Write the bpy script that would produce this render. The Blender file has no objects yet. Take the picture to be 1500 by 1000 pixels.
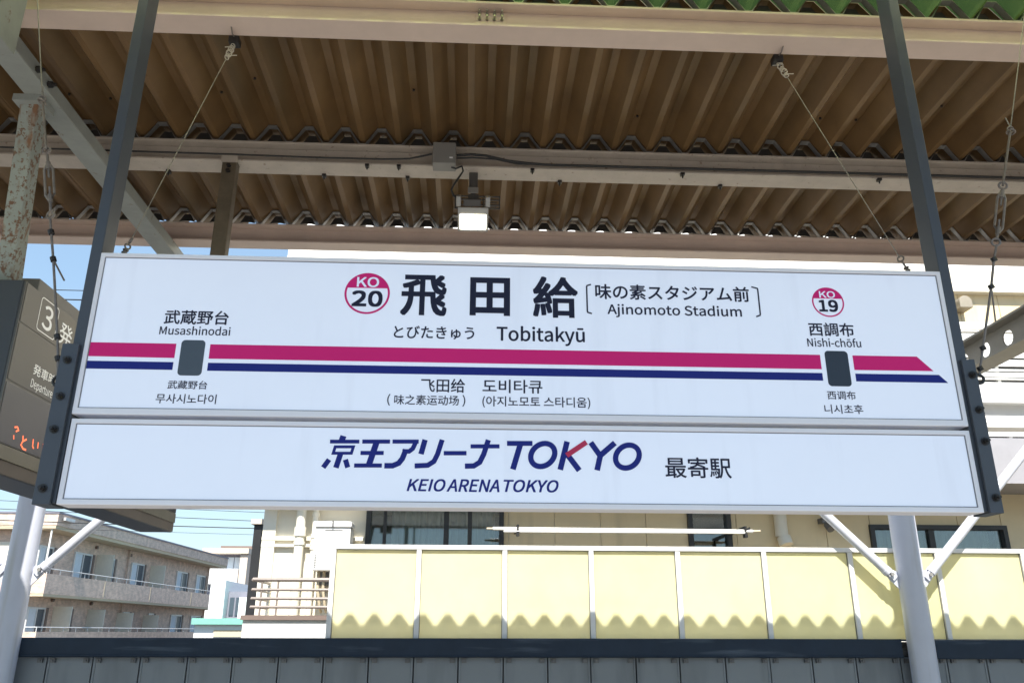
import bpy, bmesh, math, os, random
from mathutils import Vector, Matrix, Quaternion
random.seed(7)
SC = bpy.context.scene
COL = SC.collection
R = math.radians

# ------------------------------------------------------------------ camera
cam = bpy.data.cameras.new('camera')
cam.sensor_width = 36.0
cam.lens = 1203.03 / 1500 * 36.0
cam.clip_start = 0.05
cam.clip_end = 2000
cam_o = bpy.data.objects.new('camera', cam)
COL.objects.link(cam_o)
PITCH, YAW, ROLL = 0.339878, 0.0478918, 0.0021980
fw = Vector((math.sin(YAW) * math.cos(PITCH), math.cos(YAW) * math.cos(PITCH), math.sin(PITCH)))
rt = Vector((math.cos(YAW), -math.sin(YAW), 0))
up = rt.cross(fw)
rt2 = math.cos(ROLL) * rt + math.sin(ROLL) * up
up2 = -math.sin(ROLL) * rt + math.cos(ROLL) * up
cm = Matrix((rt2, up2, -fw)).transposed().to_4x4()
cm.translation = Vector((0, 0, 1.65))
cam_o.matrix_world = cm
SC.camera = cam_o

# ------------------------------------------------------------------ sky, sun, exposure
SUN_EL, SUN_AZ = R(51), R(1.2)          # azimuth measured from behind the camera towards the right
to_sun = Vector((math.sin(SUN_AZ) * math.cos(SUN_EL), -math.cos(SUN_AZ) * math.cos(SUN_EL), math.sin(SUN_EL)))
world = bpy.data.worlds.new('World')
SC.world = world
world.use_nodes = True
wn = world.node_tree
bg = wn.nodes['Background']
sky = wn.nodes.new('ShaderNodeTexSky')
sky.sky_type = 'NISHITA'
sky.sun_disc = False
sky.sun_elevation = SUN_EL
sky.sun_rotation = math.pi - SUN_AZ
sky.air_density = 1.5
sky.dust_density = 0.0
sky.ozone_density = 1.0
sky_gamma = wn.nodes.new('ShaderNodeGamma')          # evens out the sky between zenith and horizon
sky_gamma.inputs[1].default_value = 0.5
sky_tint = wn.nodes.new('ShaderNodeMix')
sky_tint.data_type = 'RGBA'
sky_tint.blend_type = 'MULTIPLY'
sky_tint.inputs[0].default_value = 1
sky_tint.inputs[7].default_value = (1.03, 1.28, 1.55, 1)
wn.links.new(sky.outputs[0], sky_gamma.inputs[0])
wn.links.new(sky_gamma.outputs[0], sky_tint.inputs[6])
wn.links.new(sky_tint.outputs[2], bg.inputs[0])
bg.inputs[1].default_value = 0.145
sl = bpy.data.lights.new('sun', 'SUN')
sl.energy = 5.0
sl.angle = R(0.53)
sl.color = (1.0, 0.95, 0.86)
so = bpy.data.objects.new('sun', sl)
so.rotation_euler = to_sun.to_track_quat('Z', 'Y').to_euler()
so.location = (0, -20, 30)
COL.objects.link(so)
SC.view_settings.view_transform = 'Standard'
SC.view_settings.look = 'None'
SC.view_settings.exposure = 0.95
SC.view_settings.gamma = 1.0
SC.view_settings.use_curve_mapping = False
SC.render.engine = 'CYCLES'
SC.cycles.max_bounces = 10
SC.cycles.diffuse_bounces = 6
SC.cycles.transmission_bounces = 8
SC.cycles.transparent_max_bounces = 12
SC.cycles.sample_clamp_indirect = 6.0
try:
    SC.cycles.use_denoising = True
except Exception:
    pass


# ------------------------------------------------------------------ materials
def mat(name, col, rough=0.6, metal=0.0, var=0.12, scale=6.0, bump=0.0, bscale=60.0, spec=0.5, rust=None, streak=None,
        emit=None, estr=0.0, trans=0.0):
    """Principled material whose colour wanders a little by noise; rust=(colour, lo, hi, scale) adds patches."""
    m = bpy.data.materials.new(name)
    m.use_nodes = True
    nt = m.node_tree
    b = nt.nodes['Principled BSDF']
    b.inputs['Roughness'].default_value = rough
    b.inputs['Metallic'].default_value = metal
    b.inputs['Specular IOR Level'].default_value = spec
    tc = nt.nodes.new('ShaderNodeTexCoord')
    cur = None
    n = nt.nodes.new('ShaderNodeTexNoise')
    n.inputs['Scale'].default_value = scale
    n.inputs['Detail'].default_value = 6
    n.inputs['Roughness'].default_value = 0.65
    nt.links.new(tc.outputs['Object'], n.inputs['Vector'])
    mr = nt.nodes.new('ShaderNodeMapRange')
    mr.inputs[1].default_value = 0.3
    mr.inputs[2].default_value = 0.7
    mr.inputs[3].default_value = 1 - var
    mr.inputs[4].default_value = 1 + var
    nt.links.new(n.outputs['Fac'], mr.inputs[0])
    mx = nt.nodes.new('ShaderNodeMix')
    mx.data_type = 'RGBA'
    mx.blend_type = 'MULTIPLY'
    mx.inputs[0].default_value = 1
    mx.inputs[6].default_value = (*col, 1)
    nt.links.new(mr.outputs[0], mx.inputs[7])
    cur = mx.outputs[2]
    if streak:
        scol, lo, hi, vec = streak
        mp = nt.nodes.new('ShaderNodeMapping')
        mp.inputs['Scale'].default_value = vec
        nt.links.new(tc.outputs['Object'], mp.inputs['Vector'])
        n3 = nt.nodes.new('ShaderNodeTexNoise')
        n3.inputs['Scale'].default_value = 1
        n3.inputs['Detail'].default_value = 5
        nt.links.new(mp.outputs[0], n3.inputs['Vector'])
        r3 = nt.nodes.new('ShaderNodeMapRange')
        r3.inputs[1].default_value = lo
        r3.inputs[2].default_value = hi
        nt.links.new(n3.outputs['Fac'], r3.inputs[0])
        x3 = nt.nodes.new('ShaderNodeMix')
        x3.data_type = 'RGBA'
        nt.links.new(r3.outputs[0], x3.inputs[0])
        nt.links.new(cur, x3.inputs[6])
        x3.inputs[7].default_value = (*scol, 1)
        cur = x3.outputs[2]
    if rust:
        rcol, lo, hi, rs = rust
        n2 = nt.nodes.new('ShaderNodeTexNoise')
        n2.inputs['Scale'].default_value = rs
        n2.inputs['Detail'].default_value = 8
        n2.inputs['Roughness'].default_value = 0.7
        nt.links.new(tc.outputs['Object'], n2.inputs['Vector'])
        r2 = nt.nodes.new('ShaderNodeMapRange')
        r2.inputs[1].default_value = lo
        r2.inputs[2].default_value = hi
        nt.links.new(n2.outputs['Fac'], r2.inputs[0])
        x2 = nt.nodes.new('ShaderNodeMix')
        x2.data_type = 'RGBA'
        nt.links.new(r2.outputs[0], x2.inputs[0])
        nt.links.new(cur, x2.inputs[6])
        x2.inputs[7].default_value = (*rcol, 1)
        cur = x2.outputs[2]
    nt.links.new(cur, b.inputs['Base Color'])
    if bump:
        bn = nt.nodes.new('ShaderNodeTexNoise')
        bn.inputs['Scale'].default_value = bscale
        bn.inputs['Detail'].default_value = 4
        nt.links.new(tc.outputs['Object'], bn.inputs['Vector'])
        bp = nt.nodes.new('ShaderNodeBump')
        bp.inputs['Strength'].default_value = bump
        bp.inputs['Distance'].default_value = 0.01
        nt.links.new(bn.outputs['Fac'], bp.inputs['Height'])
        nt.links.new(bp.outputs[0], b.inputs['Normal'])
    if emit:
        b.inputs['Emission Color'].default_value = (*emit, 1)
        b.inputs['Emission Strength'].default_value = estr
    if trans:
        out = nt.nodes['Material Output']
        tr = nt.nodes.new('ShaderNodeBsdfTranslucent')
        nt.links.new(cur, tr.inputs['Color'])
        ms = nt.nodes.new('ShaderNodeMixShader')
        ms.inputs[0].default_value = trans
        nt.links.new(b.outputs[0], ms.inputs[1])
        nt.links.new(tr.outputs[0], ms.inputs[2])
        nt.links.new(ms.outputs[0], out.inputs[0])
    return m


def tile_mat(name, c1, c2, mortar, sx, sy, msize=0.03, rough=0.7, axis='xz'):
    """Small wall tiles in object space."""
    m = bpy.data.materials.new(name)
    m.use_nodes = True
    nt = m.node_tree
    b = nt.nodes['Principled BSDF']
    b.inputs['Roughness'].default_value = rough
    tc = nt.nodes.new('ShaderNodeTexCoord')
    sp = nt.nodes.new('ShaderNodeSeparateXYZ')
    nt.links.new(tc.outputs['Object'], sp.inputs[0])
    ad = nt.nodes.new('ShaderNodeMath')
    nt.links.new(sp.outputs[0], ad.inputs[0])
    nt.links.new(sp.outputs[1], ad.inputs[1])
    cb = nt.nodes.new('ShaderNodeCombineXYZ')
    nt.links.new(ad.outputs[0], cb.inputs[0])
    nt.links.new(sp.outputs[2], cb.inputs[1])
    br = nt.nodes.new('ShaderNodeTexBrick')
    br.inputs['Color1'].default_value = (*c1, 1)
    br.inputs['Color2'].default_value = (*c2, 1)
    br.inputs['Mortar'].default_value = (*mortar, 1)
    br.inputs['Scale'].default_value = 1
    br.inputs['Mortar Size'].default_value = msize
    br.inputs['Brick Width'].default_value = sx
    br.inputs['Row Height'].default_value = sy
    nt.links.new(cb.outputs[0], br.inputs['Vector'])
    n = nt.nodes.new('ShaderNodeTexNoise')
    n.inputs['Scale'].default_value = 2.5
    n.inputs['Detail'].default_value = 6
    nt.links.new(tc.outputs['Object'], n.inputs['Vector'])
    mr = nt.nodes.new('ShaderNodeMapRange')
    mr.inputs[1].default_value = .3
    mr.inputs[2].default_value = .7
    mr.inputs[3].default_value = .8
    mr.inputs[4].default_value = 1.15
    nt.links.new(n.outputs['Fac'], mr.inputs[0])
    mx = nt.nodes.new('ShaderNodeMix')
    mx.data_type = 'RGBA'
    mx.blend_type = 'MULTIPLY'
    mx.inputs[0].default_value = 1
    nt.links.new(br.outputs['Color'], mx.inputs[6])
    nt.links.new(mr.outputs[0], mx.inputs[7])
    nt.links.new(mx.outputs[2], b.inputs['Base Color'])
    return m


def glass_mat(name, tint=(0.04, 0.05, 0.06), rough=0.03, mixin=0.35):
    """Window glass: a dark glossy sheet that lets part of the room through."""
    m = bpy.data.materials.new(name)
    m.use_nodes = True
    nt = m.node_tree
    nt.nodes.clear()
    out = nt.nodes.new('ShaderNodeOutputMaterial')
    tr = nt.nodes.new('ShaderNodeBsdfTransparent')
    tr.inputs[0].default_value = (0.72, 0.78, 0.78, 1)
    gl = nt.nodes.new('ShaderNodeBsdfGlossy')
    gl.inputs['Roughness'].default_value = rough
    gl.inputs['Color'].default_value = (0.9, 0.95, 1, 1)
    fr = nt.nodes.new('ShaderNodeFresnel')
    fr.inputs[0].default_value = 1.6
    ad = nt.nodes.new('ShaderNodeMath')
    ad.operation = 'ADD'
    ad.inputs[1].default_value = 0.06
    nt.links.new(fr.outputs[0], ad.inputs[0])
    mx = nt.nodes.new('ShaderNodeMixShader')
    nt.links.new(ad.outputs[0], mx.inputs[0])
    nt.links.new(tr.outputs[0], mx.inputs[1])
    nt.links.new(gl.outputs[0], mx.inputs[2])
    nt.links.new(mx.outputs[0], out.inputs[0])
    return m


def clear_sheet_mat(name, col, tint):
    """Old see-through corrugated plastic: part of the light goes straight through, part is scattered."""
    m = mat(name, col, .3, var=.25, scale=5, trans=.5)
    nt = m.node_tree
    out = nt.nodes['Material Output']
    src = out.inputs[0].links[0].from_socket
    tr = nt.nodes.new('ShaderNodeBsdfTransparent')
    tr.inputs[0].default_value = (*tint, 1)
    mx = nt.nodes.new('ShaderNodeMixShader')
    mx.inputs[0].default_value = .42
    nt.links.new(src, mx.inputs[1])
    nt.links.new(tr.outputs[0], mx.inputs[2])
    nt.links.new(mx.outputs[0], out.inputs[0])
    return m


def frosted_mat(name, col):
    """Weathered frosted plastic: scatters light from both sides and shows blurred shapes from behind."""
    m = mat(name, col, .45, var=.06, scale=2.2, trans=.34, streak=((.90, .84, .55), .50, .80, (2.2, 1, 1.0)), spec=.3)
    nt = m.node_tree
    out = nt.nodes['Material Output']
    src = out.inputs[0].links[0].from_socket
    rf = nt.nodes.new('ShaderNodeBsdfRefraction')
    rf.inputs['Color'].default_value = (.97, .93, .70, 1)
    rf.inputs['Roughness'].default_value = .22
    rf.inputs['IOR'].default_value = 1.12
    # no two panes have weathered alike
    oi = nt.nodes.new('ShaderNodeObjectInfo')
    vr = nt.nodes.new('ShaderNodeMix')
    vr.data_type = 'RGBA'
    vr.inputs[6].default_value = (1, 1, 1, 1)
    vr.inputs[7].default_value = (.84, .90, .84, 1)
    nt.links.new(oi.outputs['Random'], vr.inputs[0])
    ml = nt.nodes.new('ShaderNodeMix')
    ml.data_type = 'RGBA'
    ml.blend_type = 'MULTIPLY'
    ml.inputs[0].default_value = 1
    pb = nt.nodes['Principled BSDF']
    nt.links.new(pb.inputs['Base Color'].links[0].from_socket, ml.inputs[6])
    nt.links.new(vr.outputs[2], ml.inputs[7])
    nt.links.new(ml.outputs[2], pb.inputs['Base Color'])
    mx = nt.nodes.new('ShaderNodeMixShader')
    mx.inputs[0].default_value = .24
    nt.links.new(src, mx.inputs[1])
    nt.links.new(rf.outputs[0], mx.inputs[2])
    nt.links.new(mx.outputs[0], out.inputs[0])
    return m


M = {}
RUST = (0.10, 0.045, 0.02)
M['beam'] = mat('beam_paint', (0.60, 0.475, 0.405), .55, var=.07, scale=5, rust=((.2, .12, .08), .70, .78, 16), bump=.04)
M['beam_old'] = mat('beam_paint_rusty', (0.46, 0.40, 0.34), .6, var=.1, scale=9, rust=((.16, .085, .05), .60, .72, 30), bump=.06)
M['beam_green'] = mat('beam_green_grey', (0.27, 0.285, 0.265), .55, var=.12, scale=6, rust=((.15, .07, .04), .63, .70, 14), bump=.05)
M['sheet'] = mat('roof_sheet_brown', (0.158, 0.090, 0.035), .5, var=.20, scale=2.5, streak=((.090, .054, .020), .48, .74, (6, .7, 6)), rust=((.075, .035, .015), .66, .74, 9), bump=.05, bscale=15)
M['sheet_green'] = clear_sheet_mat('roof_sheet_green', (0.085, 0.115, 0.045), (.56, .68, .36))
M['sheet_clear'] = mat('roof_sheet_translucent', (0.96, 0.97, 0.78), .4, var=.06, scale=4, trans=.85)
M['bracket'] = mat('ridge_bracket', (0.32, 0.31, 0.30), .45, metal=.5, var=.15, scale=12)
M['post'] = mat('post_dark', (0.056, 0.066, 0.084), .42, var=.07, scale=3, bump=.02, bscale=120)
M['bolt'] = mat('bolt_dark', (0.045, 0.043, 0.043), .4, metal=.6)
M['white_frame'] = mat('sign_frame', (0.82, 0.82, 0.88), .35, var=.03, scale=3)
M['sign_face'] = mat('sign_face', (0.70, 0.735, 0.80), .28, var=.035, scale=.9, streak=((.60, .63, .69), .58, .90, (14, 1, 1.3)), emit=(.66, .76, 1.0), estr=.17)  # broad tone drift stands in for uneven backlight; streaks are faint stains
M['groove'] = mat('groove', (0.20, 0.21, 0.24), .7, var=.03)
M['ink'] = mat('ink', (0.013, 0.016, 0.042), .55, var=.02, spec=.25)
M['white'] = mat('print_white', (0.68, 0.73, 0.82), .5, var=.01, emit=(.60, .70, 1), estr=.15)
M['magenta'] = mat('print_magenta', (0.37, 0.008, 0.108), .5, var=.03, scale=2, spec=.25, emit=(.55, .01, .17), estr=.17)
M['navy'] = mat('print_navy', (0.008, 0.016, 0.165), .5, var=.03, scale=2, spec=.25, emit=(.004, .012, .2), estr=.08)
M['red'] = mat('print_red', (0.50, 0.012, 0.075), .45, var=.02)
M['slate'] = mat('marker_slate', (0.060, 0.080, 0.105), .4, var=.03)
M['slate_dark'] = mat('marker_dark', (0.016, 0.026, 0.045), .4, var=.03)
M['rusty'] = mat('rusty_pale_paint', (0.27, 0.30, 0.275), .62, var=.1, scale=5, streak=((.20, .10, .05), .54, .66, (22, 22, 2.2)), rust=((.15, .08, .045), .525, .58, 44), bump=.15, bscale=40)
M['olive'] = mat('olive_steel', (0.115, 0.09, 0.06), .55, var=.2, scale=14)
M['wire'] = mat('wire_steel', (0.30, 0.28, 0.25), .45, metal=.6, var=.2, scale=40)
M['rope'] = mat('binding_wire', (0.5, 0.45, 0.36), .6, var=.2, scale=40)
M['turn'] = mat('turnbuckle_steel', (0.22, 0.19, 0.17), .45, metal=.5, var=.25, scale=30)
M['cable'] = mat('black_cable', (0.02, 0.02, 0.02), .6)
M['jbox'] = mat('junction_grey', (0.21, 0.20, 0.185), .5, var=.05)
M['lamp_metal'] = mat('lamp_metal', (0.33, 0.32, 0.30), .4, metal=.5, var=.1)
M['lamp_dark'] = mat('lamp_dark', (0.07, 0.065, 0.06), .5)
M['lens'] = mat('lamp_lens', (.9, .9, .8), .3, emit=(1, .97, .78), estr=5)
M['label'] = mat('white_label', (.75, .75, .75), .5)
M['board'] = mat('board_housing', (0.042, 0.050, 0.064), .45, var=.06)
M['board_face'] = mat('board_face', (0.095, 0.092, 0.085), .35, metal=.35, var=.05, scale=3)
M['board_led'] = mat('board_screen', (0.075, 0.069, 0.070), .22, var=.04)
M['board_trim'] = mat('board_trim', (0.17, 0.155, 0.12), .4, metal=.3)
M['board_brown'] = mat('board_brown', (0.11, 0.085, 0.07), .5)
M['board_text'] = mat('board_text', (.78, .78, .75), .5, emit=(1, .98, .92), estr=.14)  # weak glow added to brighten the lettering
M['led'] = mat('led_orange', (.5, .08, .03), .4, emit=(1, .17, .06), estr=.85)
M['white_post'] = mat('white_post_paint', (0.56, 0.58, 0.66), .38, var=.04, scale=3, streak=((.45, .45, .45), .56, .82, (16, 16, 1.0)), bump=.03, bscale=40)
M['white_beam'] = mat('white_beam_paint', (0.66, 0.65, 0.63), .45, var=.05, scale=4)
M['cast_beam'] = mat('holed_beam_paint', (0.23, 0.215, 0.19), .5, var=.1, scale=5, rust=((.2, .13, .08), .68, .75, 12))
M['rail'] = mat('rail_blue_grey', (0.018, 0.032, 0.055), .5, spec=.25, var=.16, scale=5, streak=((.10, .13, .17), .60, .80, (1.2, 8, 14)), bump=.03)
M['panel'] = mat('fence_panel', (0.235, 0.262, 0.29), .5, var=.05, scale=2, streak=((.15, .165, .18), .5, .8, (5, 5, .8)))
M['clip'] = mat('panel_clip', (0.16, 0.16, 0.165), .5, metal=.3)
M['screen_frame'] = mat('screen_frame', (0.76, 0.76, 0.75), .4, var=.04)
M['pane'] = frosted_mat('frosted_yellow_pane', (0.96, 0.905, 0.64))
M['cream'] = mat('cream_siding', (0.71, 0.59, 0.39), .7, var=.08, scale=1.5, streak=((.50, .42, .28), .56, .85, (5, 5, .5)), bump=.05, bscale=90)
M['cream_pale'] = mat('cream_render', (0.76, 0.72, 0.62), .7, var=.04, scale=2, bump=.05)
M['offwhite'] = mat('offwhite_paint', (0.80, 0.79, 0.76), .5, var=.03)
M['black_frame'] = mat('window_black', (0.022, 0.022, 0.024), .4)
M['grey_fascia'] = mat('grey_fascia', (0.33, 0.32, 0.34), .6, var=.05)
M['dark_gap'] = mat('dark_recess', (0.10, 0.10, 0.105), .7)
M['brown_cap'] = mat('brown_cap', (0.19, 0.14, 0.12), .5, var=.08)
M['rail_brown'] = mat('brown_rail', (0.23, 0.19, 0.17), .45, var=.08)
M['curtain'] = mat('curtain', (0.50, 0.52, 0.47), .8, var=.05, streak=((.32, .34, .31), .45, .7, (26, 1, .5)))
M['curtain_blue'] = mat('curtain_pale', (0.62, 0.70, 0.78), .8, var=.05)
M['room'] = mat('room_dark', (0.05, 0.052, 0.05), .9)
M['ceil_lamp'] = mat('ceiling_lamp', (1, .95, .8), .5, emit=(1, .9, .65), estr=6)
M['glass'] = glass_mat('window_glass')
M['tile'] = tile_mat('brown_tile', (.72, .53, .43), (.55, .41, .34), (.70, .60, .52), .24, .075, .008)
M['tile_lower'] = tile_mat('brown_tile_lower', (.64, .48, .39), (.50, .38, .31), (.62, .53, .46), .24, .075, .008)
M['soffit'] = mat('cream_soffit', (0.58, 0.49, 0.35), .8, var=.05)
M['partition'] = mat('partition_board', (0.70, 0.67, 0.58), .7, var=.05)
M['alu'] = mat('aluminium_frame', (0.62, 0.63, 0.64), .4, metal=.2)
M['hood'] = mat('hood_metal', (0.30, 0.265, 0.21), .5, var=.1)
M['concrete_white'] = mat('white_render', (0.76, 0.76, 0.76), .8, var=.04)
M['concrete_tan'] = mat('tan_render', (0.62, 0.53, 0.45), .8, var=.05)
M['slate_wall'] = mat('slate_wall', (0.21, 0.21, 0.26), .7, var=.06)
M['green_roof'] = mat('green_roof', (0.20, 0.47, 0.38), .5, var=.06)
M['asphalt'] = mat('asphalt', (0.055, 0.055, 0.057), .9, var=.2, scale=3, bump=.3)
M['platform'] = mat('platform_paving', (0.25, 0.235, 0.215), .8, var=.12, scale=4, bump=.1)
M['ballast'] = mat('ballast', (0.21, 0.19, 0.17), .95, var=.35, scale=18, bump=.8, bscale=20)
M['yellow_tile'] = mat('yellow_tactile', (0.72, 0.52, 0.06), .7, var=.08)
M['steel'] = mat('rail_steel', (0.32, 0.28, 0.25), .35, metal=.8)


# ------------------------------------------------------------------ mesh helpers
class MB:
    def __init__(s):
        s.v, s.f = [], []

    def add(s, vs, fs):
        n = len(s.v)
        s.v += [tuple(v) for v in vs]
        s.f += [tuple(i + n for i in f) for f in fs]
        return s

    def box(s, x0, x1, y0, y1, z0, z1):
        vs = [(x, y, z) for x in (x0, x1) for y in (y0, y1) for z in (z0, z1)]
        return s.add(vs, [(0, 1, 3, 2), (4, 6, 7, 5), (0, 4, 5, 1), (2, 3, 7, 6), (0, 2, 6, 4), (1, 5, 7, 3)])

    def bar(s, a, b, w, h=None, upv=(0, 0, 1)):
        """square bar from a to b, w wide, h tall"""
        h = w if h is None else h
        a, b = Vector(a), Vector(b)
        d = (b - a).normalized()
        u = Vector(upv)
        if abs(d.dot(u)) > .98:
            u = Vector((0, 1, 0))
        sd = d.cross(u).normalized()
        u = sd.cross(d).normalized()
        vs = []
        for q in (a, b):
            for i, j in ((-1, -1), (1, -1), (1, 1), (-1, 1)):
                vs.append(q + sd * (i * w / 2) + u * (j * h / 2))
        return s.add(vs, [(3, 2, 1, 0), (4, 5, 6, 7), (0, 1, 5, 4), (1, 2, 6, 5), (2, 3, 7, 6), (3, 0, 4, 7)])

    def tube(s, pts, r, seg=10, caps=True):
        pts = [Vector(p) for p in pts]
        n = len(pts)
        rr = r if isinstance(r, (list, tuple)) else [r] * n
        d0 = (pts[1] - pts[0]).normalized()
        u = Vector((0, 0, 1)) if abs(d0.z) < .9 else Vector((0, 1, 0))
        vs, fs = [], []
        for i, p in enumerate(pts):
            d = (pts[min(i + 1, n - 1)] - pts[max(i - 1, 0)]).normalized()
            sd = d.cross(u)
            if sd.length < 1e-5:
                sd = d.cross(Vector((1, 0, 0)))
            sd.normalize()
            uu = sd.cross(d).normalized()
            for k in range(seg):
                a = 2 * math.pi * k / seg
                vs.append(p + (sd * math.cos(a) + uu * math.sin(a)) * rr[i])
        for i in range(n - 1):
            for k in range(seg):
                k2 = (k + 1) % seg
                fs.append((i * seg + k, i * seg + k2, (i + 1) * seg + k2, (i + 1) * seg + k))
        if caps:
            fs.append(tuple(range(seg))[::-1])
            fs.append(tuple((n - 1) * seg + k for k in range(seg)))
        return s.add(vs, fs)

    def ring(s, c, normal, R0, r, seg=24, sec=8):
        c, nrm = Vector(c), Vector(normal).normalized()
        a = nrm.orthogonal().normalized()
        b = nrm.cross(a)
        vs, fs = [], []
        for i in range(seg):
            t = 2 * math.pi * i / seg
            d = a * math.cos(t) + b * math.sin(t)
            for k in range(sec):
                q = 2 * math.pi * k / sec
                vs.append(c + d * (R0 + r * math.cos(q)) + nrm * (r * math.sin(q)))
        for i in range(seg):
            for k in range(sec):
                i2, k2 = (i + 1) % seg, (k + 1) % sec
                fs.append((i * sec + k, i2 * sec + k, i2 * sec + k2, i * sec + k2))
        return s.add(vs, fs)

    def prism(s, poly, fn0, fn1):
        """closed polygon (list of 2d) swept from map fn0 to map fn1"""
        n = len(poly)
        vs = [fn0(*q) for q in poly] + [fn1(*q) for q in poly]
        fs = [tuple(range(n))[::-1], tuple(range(n, 2 * n))]
        for i in range(n):
            j = (i + 1) % n
            fs.append((i, j, n + j, n + i))
        return s.add(vs, fs)

    def frame(s, x0, x1, z0, z1, w, y0, y1, wb=None):
        """rectangular ring in the xz plane, mitred, from depth y0 to y1"""
        w4 = (w, w, wb or w, w)           # left, right, bottom, top
        o = [(x0, z0), (x1, z0), (x1, z1), (x0, z1)]
        i = [(x0 + w4[0], z0 + w4[2]), (x1 - w4[1], z0 + w4[2]), (x1 - w4[1], z1 - w4[3]), (x0 + w4[0], z1 - w4[3])]
        vs = [(x, y0, z) for x, z in o] + [(x, y0, z) for x, z in i] + [(x, y1, z) for x, z in o] + [(x, y1, z) for x, z in i]
        fs = []
        for k in range(4):
            j = (k + 1) % 4
            fs += [(k, j, 4 + j, 4 + k), (8 + k, 12 + k, 12 + j, 8 + j), (k, 8 + k, 8 + j, j), (4 + k, 4 + j, 12 + j, 12 + k)]
        return s.add(vs, fs)

    def build(s, name, m, parent=None, smooth=False, bevel=0.0, loc=None):
        me = bpy.data.meshes.new(name)
        me.from_pydata(s.v, [], s.f)
        bm = bmesh.new()
        bm.from_mesh(me)
        bmesh.ops.recalc_face_normals(bm, faces=bm.faces)
        bm.to_mesh(me)
        bm.free()
        if smooth:
            for p in me.polygons:
                p.use_smooth = True
        me.materials.append(m)
        o = bpy.data.objects.new(name, me)
        COL.objects.link(o)
        if parent is not None:
            o.parent = parent
        if smooth:
            md = o.modifiers.new('edge_split', 'EDGE_SPLIT')
            md.split_angle = R(40)
        if bevel:
            md = o.modifiers.new('bevel', 'BEVEL')
            md.width = bevel
            md.segments = 2
            md.limit_method = 'ANGLE'
            md.angle_limit = R(40)
        return o


def thing(name, label, cat, group=None):
    o = bpy.data.objects.new(name, None)
    o.empty_display_size = .1
    COL.objects.link(o)
    return tag(o, label, cat, group)


def tag(o, label, cat, group=None):
    o['label'] = label
    o['category'] = cat
    if group:
        o['group'] = group
    return o


def struct(o):
    o['kind'] = 'structure'
    return o


# lettering -----------------------------------------------------------
FONT = None
try:
    fp = os.path.join(bpy.utils.system_resource('DATAFILES'), 'fonts', 'Noto Sans CJK Regular.woff2')
    if os.path.exists(fp):
        FONT = bpy.data.fonts.load(fp)
except Exception:
    FONT = None


def glyphs(body, shear=0.0):
    cu = bpy.data.curves.new('lettering', 'FONT')
    if FONT:
        cu.font = FONT
    cu.body = body
    cu.shear = shear
    cu.resolution_u = 5
    o = bpy.data.objects.new('lettering', cu)
    COL.objects.link(o)
    bpy.context.view_layer.update()
    me = bpy.data.meshes.new_from_object(o.evaluated_get(bpy.context.evaluated_depsgraph_get()))
    vs = [(v.co.x, v.co.y) for v in me.vertices]
    fs = [tuple(p.vertices) for p in me.polygons]
    bpy.data.objects.remove(o)
    bpy.data.curves.remove(cu)
    bpy.data.meshes.remove(me)
    return vs, fs


def lettering(body, u0, u1, v0, v1, fn, m, parent, weight=0.0, shear=0.0):
    """text fitted to the rectangle u0..u1, v0..v1 of a plane; fn(u, v, d) gives the point d in front of it.
    weight thickens the strokes."""
    vs, fs = glyphs(body, shear)
    xs, ys = [q[0] for q in vs], [q[1] for q in vs]
    a0, a1, b0, b1 = min(xs), max(xs), min(ys), max(ys)
    r = weight * .0125 * (v1 - v0)
    mb = MB()
    offs = [(0, 0)]
    if r > 0:
        if weight >= 1.7:
            offs += [(r * i, r * j) for i in (-1, 0, 1) for j in (-1, 0, 1) if i or j]
        else:
            offs += [(r * math.cos(k * math.pi / 4), r * math.sin(k * math.pi / 4)) for k in range(8)]
    for i, (du, dv) in enumerate(offs):
        mb.add([fn(u0 + r + (x - a0) / (a1 - a0) * (u1 - u0 - 2 * r) + du, v0 + r + (y - b0) / (b1 - b0) * (v1 - v0 - 2 * r) + dv, i * 2e-5)
                for x, y in vs], fs)
    return flat_obj('lettering', mb, m, parent)


def flat_obj(name, mb, m, parent):
    me = bpy.data.meshes.new(name)
    me.from_pydata(mb.v, [], mb.f)
    me.materials.append(m)
    o = bpy.data.objects.new(name, me)
    COL.objects.link(o)
    o.parent = parent
    return o


def strokes(lines, fn, m, parent, name='lettering'):
    """lines = [(width, [(u, v), ...])]: ribbons with mitred joints"""
    mb = MB()
    for li, (w, pts) in enumerate(lines):
        P = [Vector(q) for q in pts]
        n = len(P)
        closed = (P[0] - P[-1]).length < 1e-6
        L, Rr = [], []
        for i in range(n):
            a = P[i - 1] if i else (P[-2] if closed else None)
            b = P[i + 1] if i < n - 1 else (P[1] if closed else None)
            d1 = (P[i] - a).normalized() if a is not None else None
            d2 = (b - P[i]).normalized() if b is not None else None
            d1 = d1 or d2
            d2 = d2 or d1
            t = (d1 + d2)
            t = t.normalized() if t.length > 1e-6 else d1
            nr = Vector((-t.y, t.x))
            k = w / 2 / max(.45, nr.dot(Vector((-d1.y, d1.x))))
            L.append(P[i] + nr * k)
            Rr.append(P[i] - nr * k)
        vs = [fn(q.x, q.y, li * 2e-5) for q in L] + [fn(q.x, q.y, li * 2e-5) for q in Rr]
        mb.add(vs, [(i, i + 1, n + i + 1, n + i) for i in range(n - 1)])
    return flat_obj(name, mb, m, parent)


def plate(poly, fn, m, parent, name):
    mb = MB().add([fn(u, v, 0) for u, v in poly], [tuple(range(len(poly)))])
    return flat_obj(name, mb, m, parent)


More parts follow.
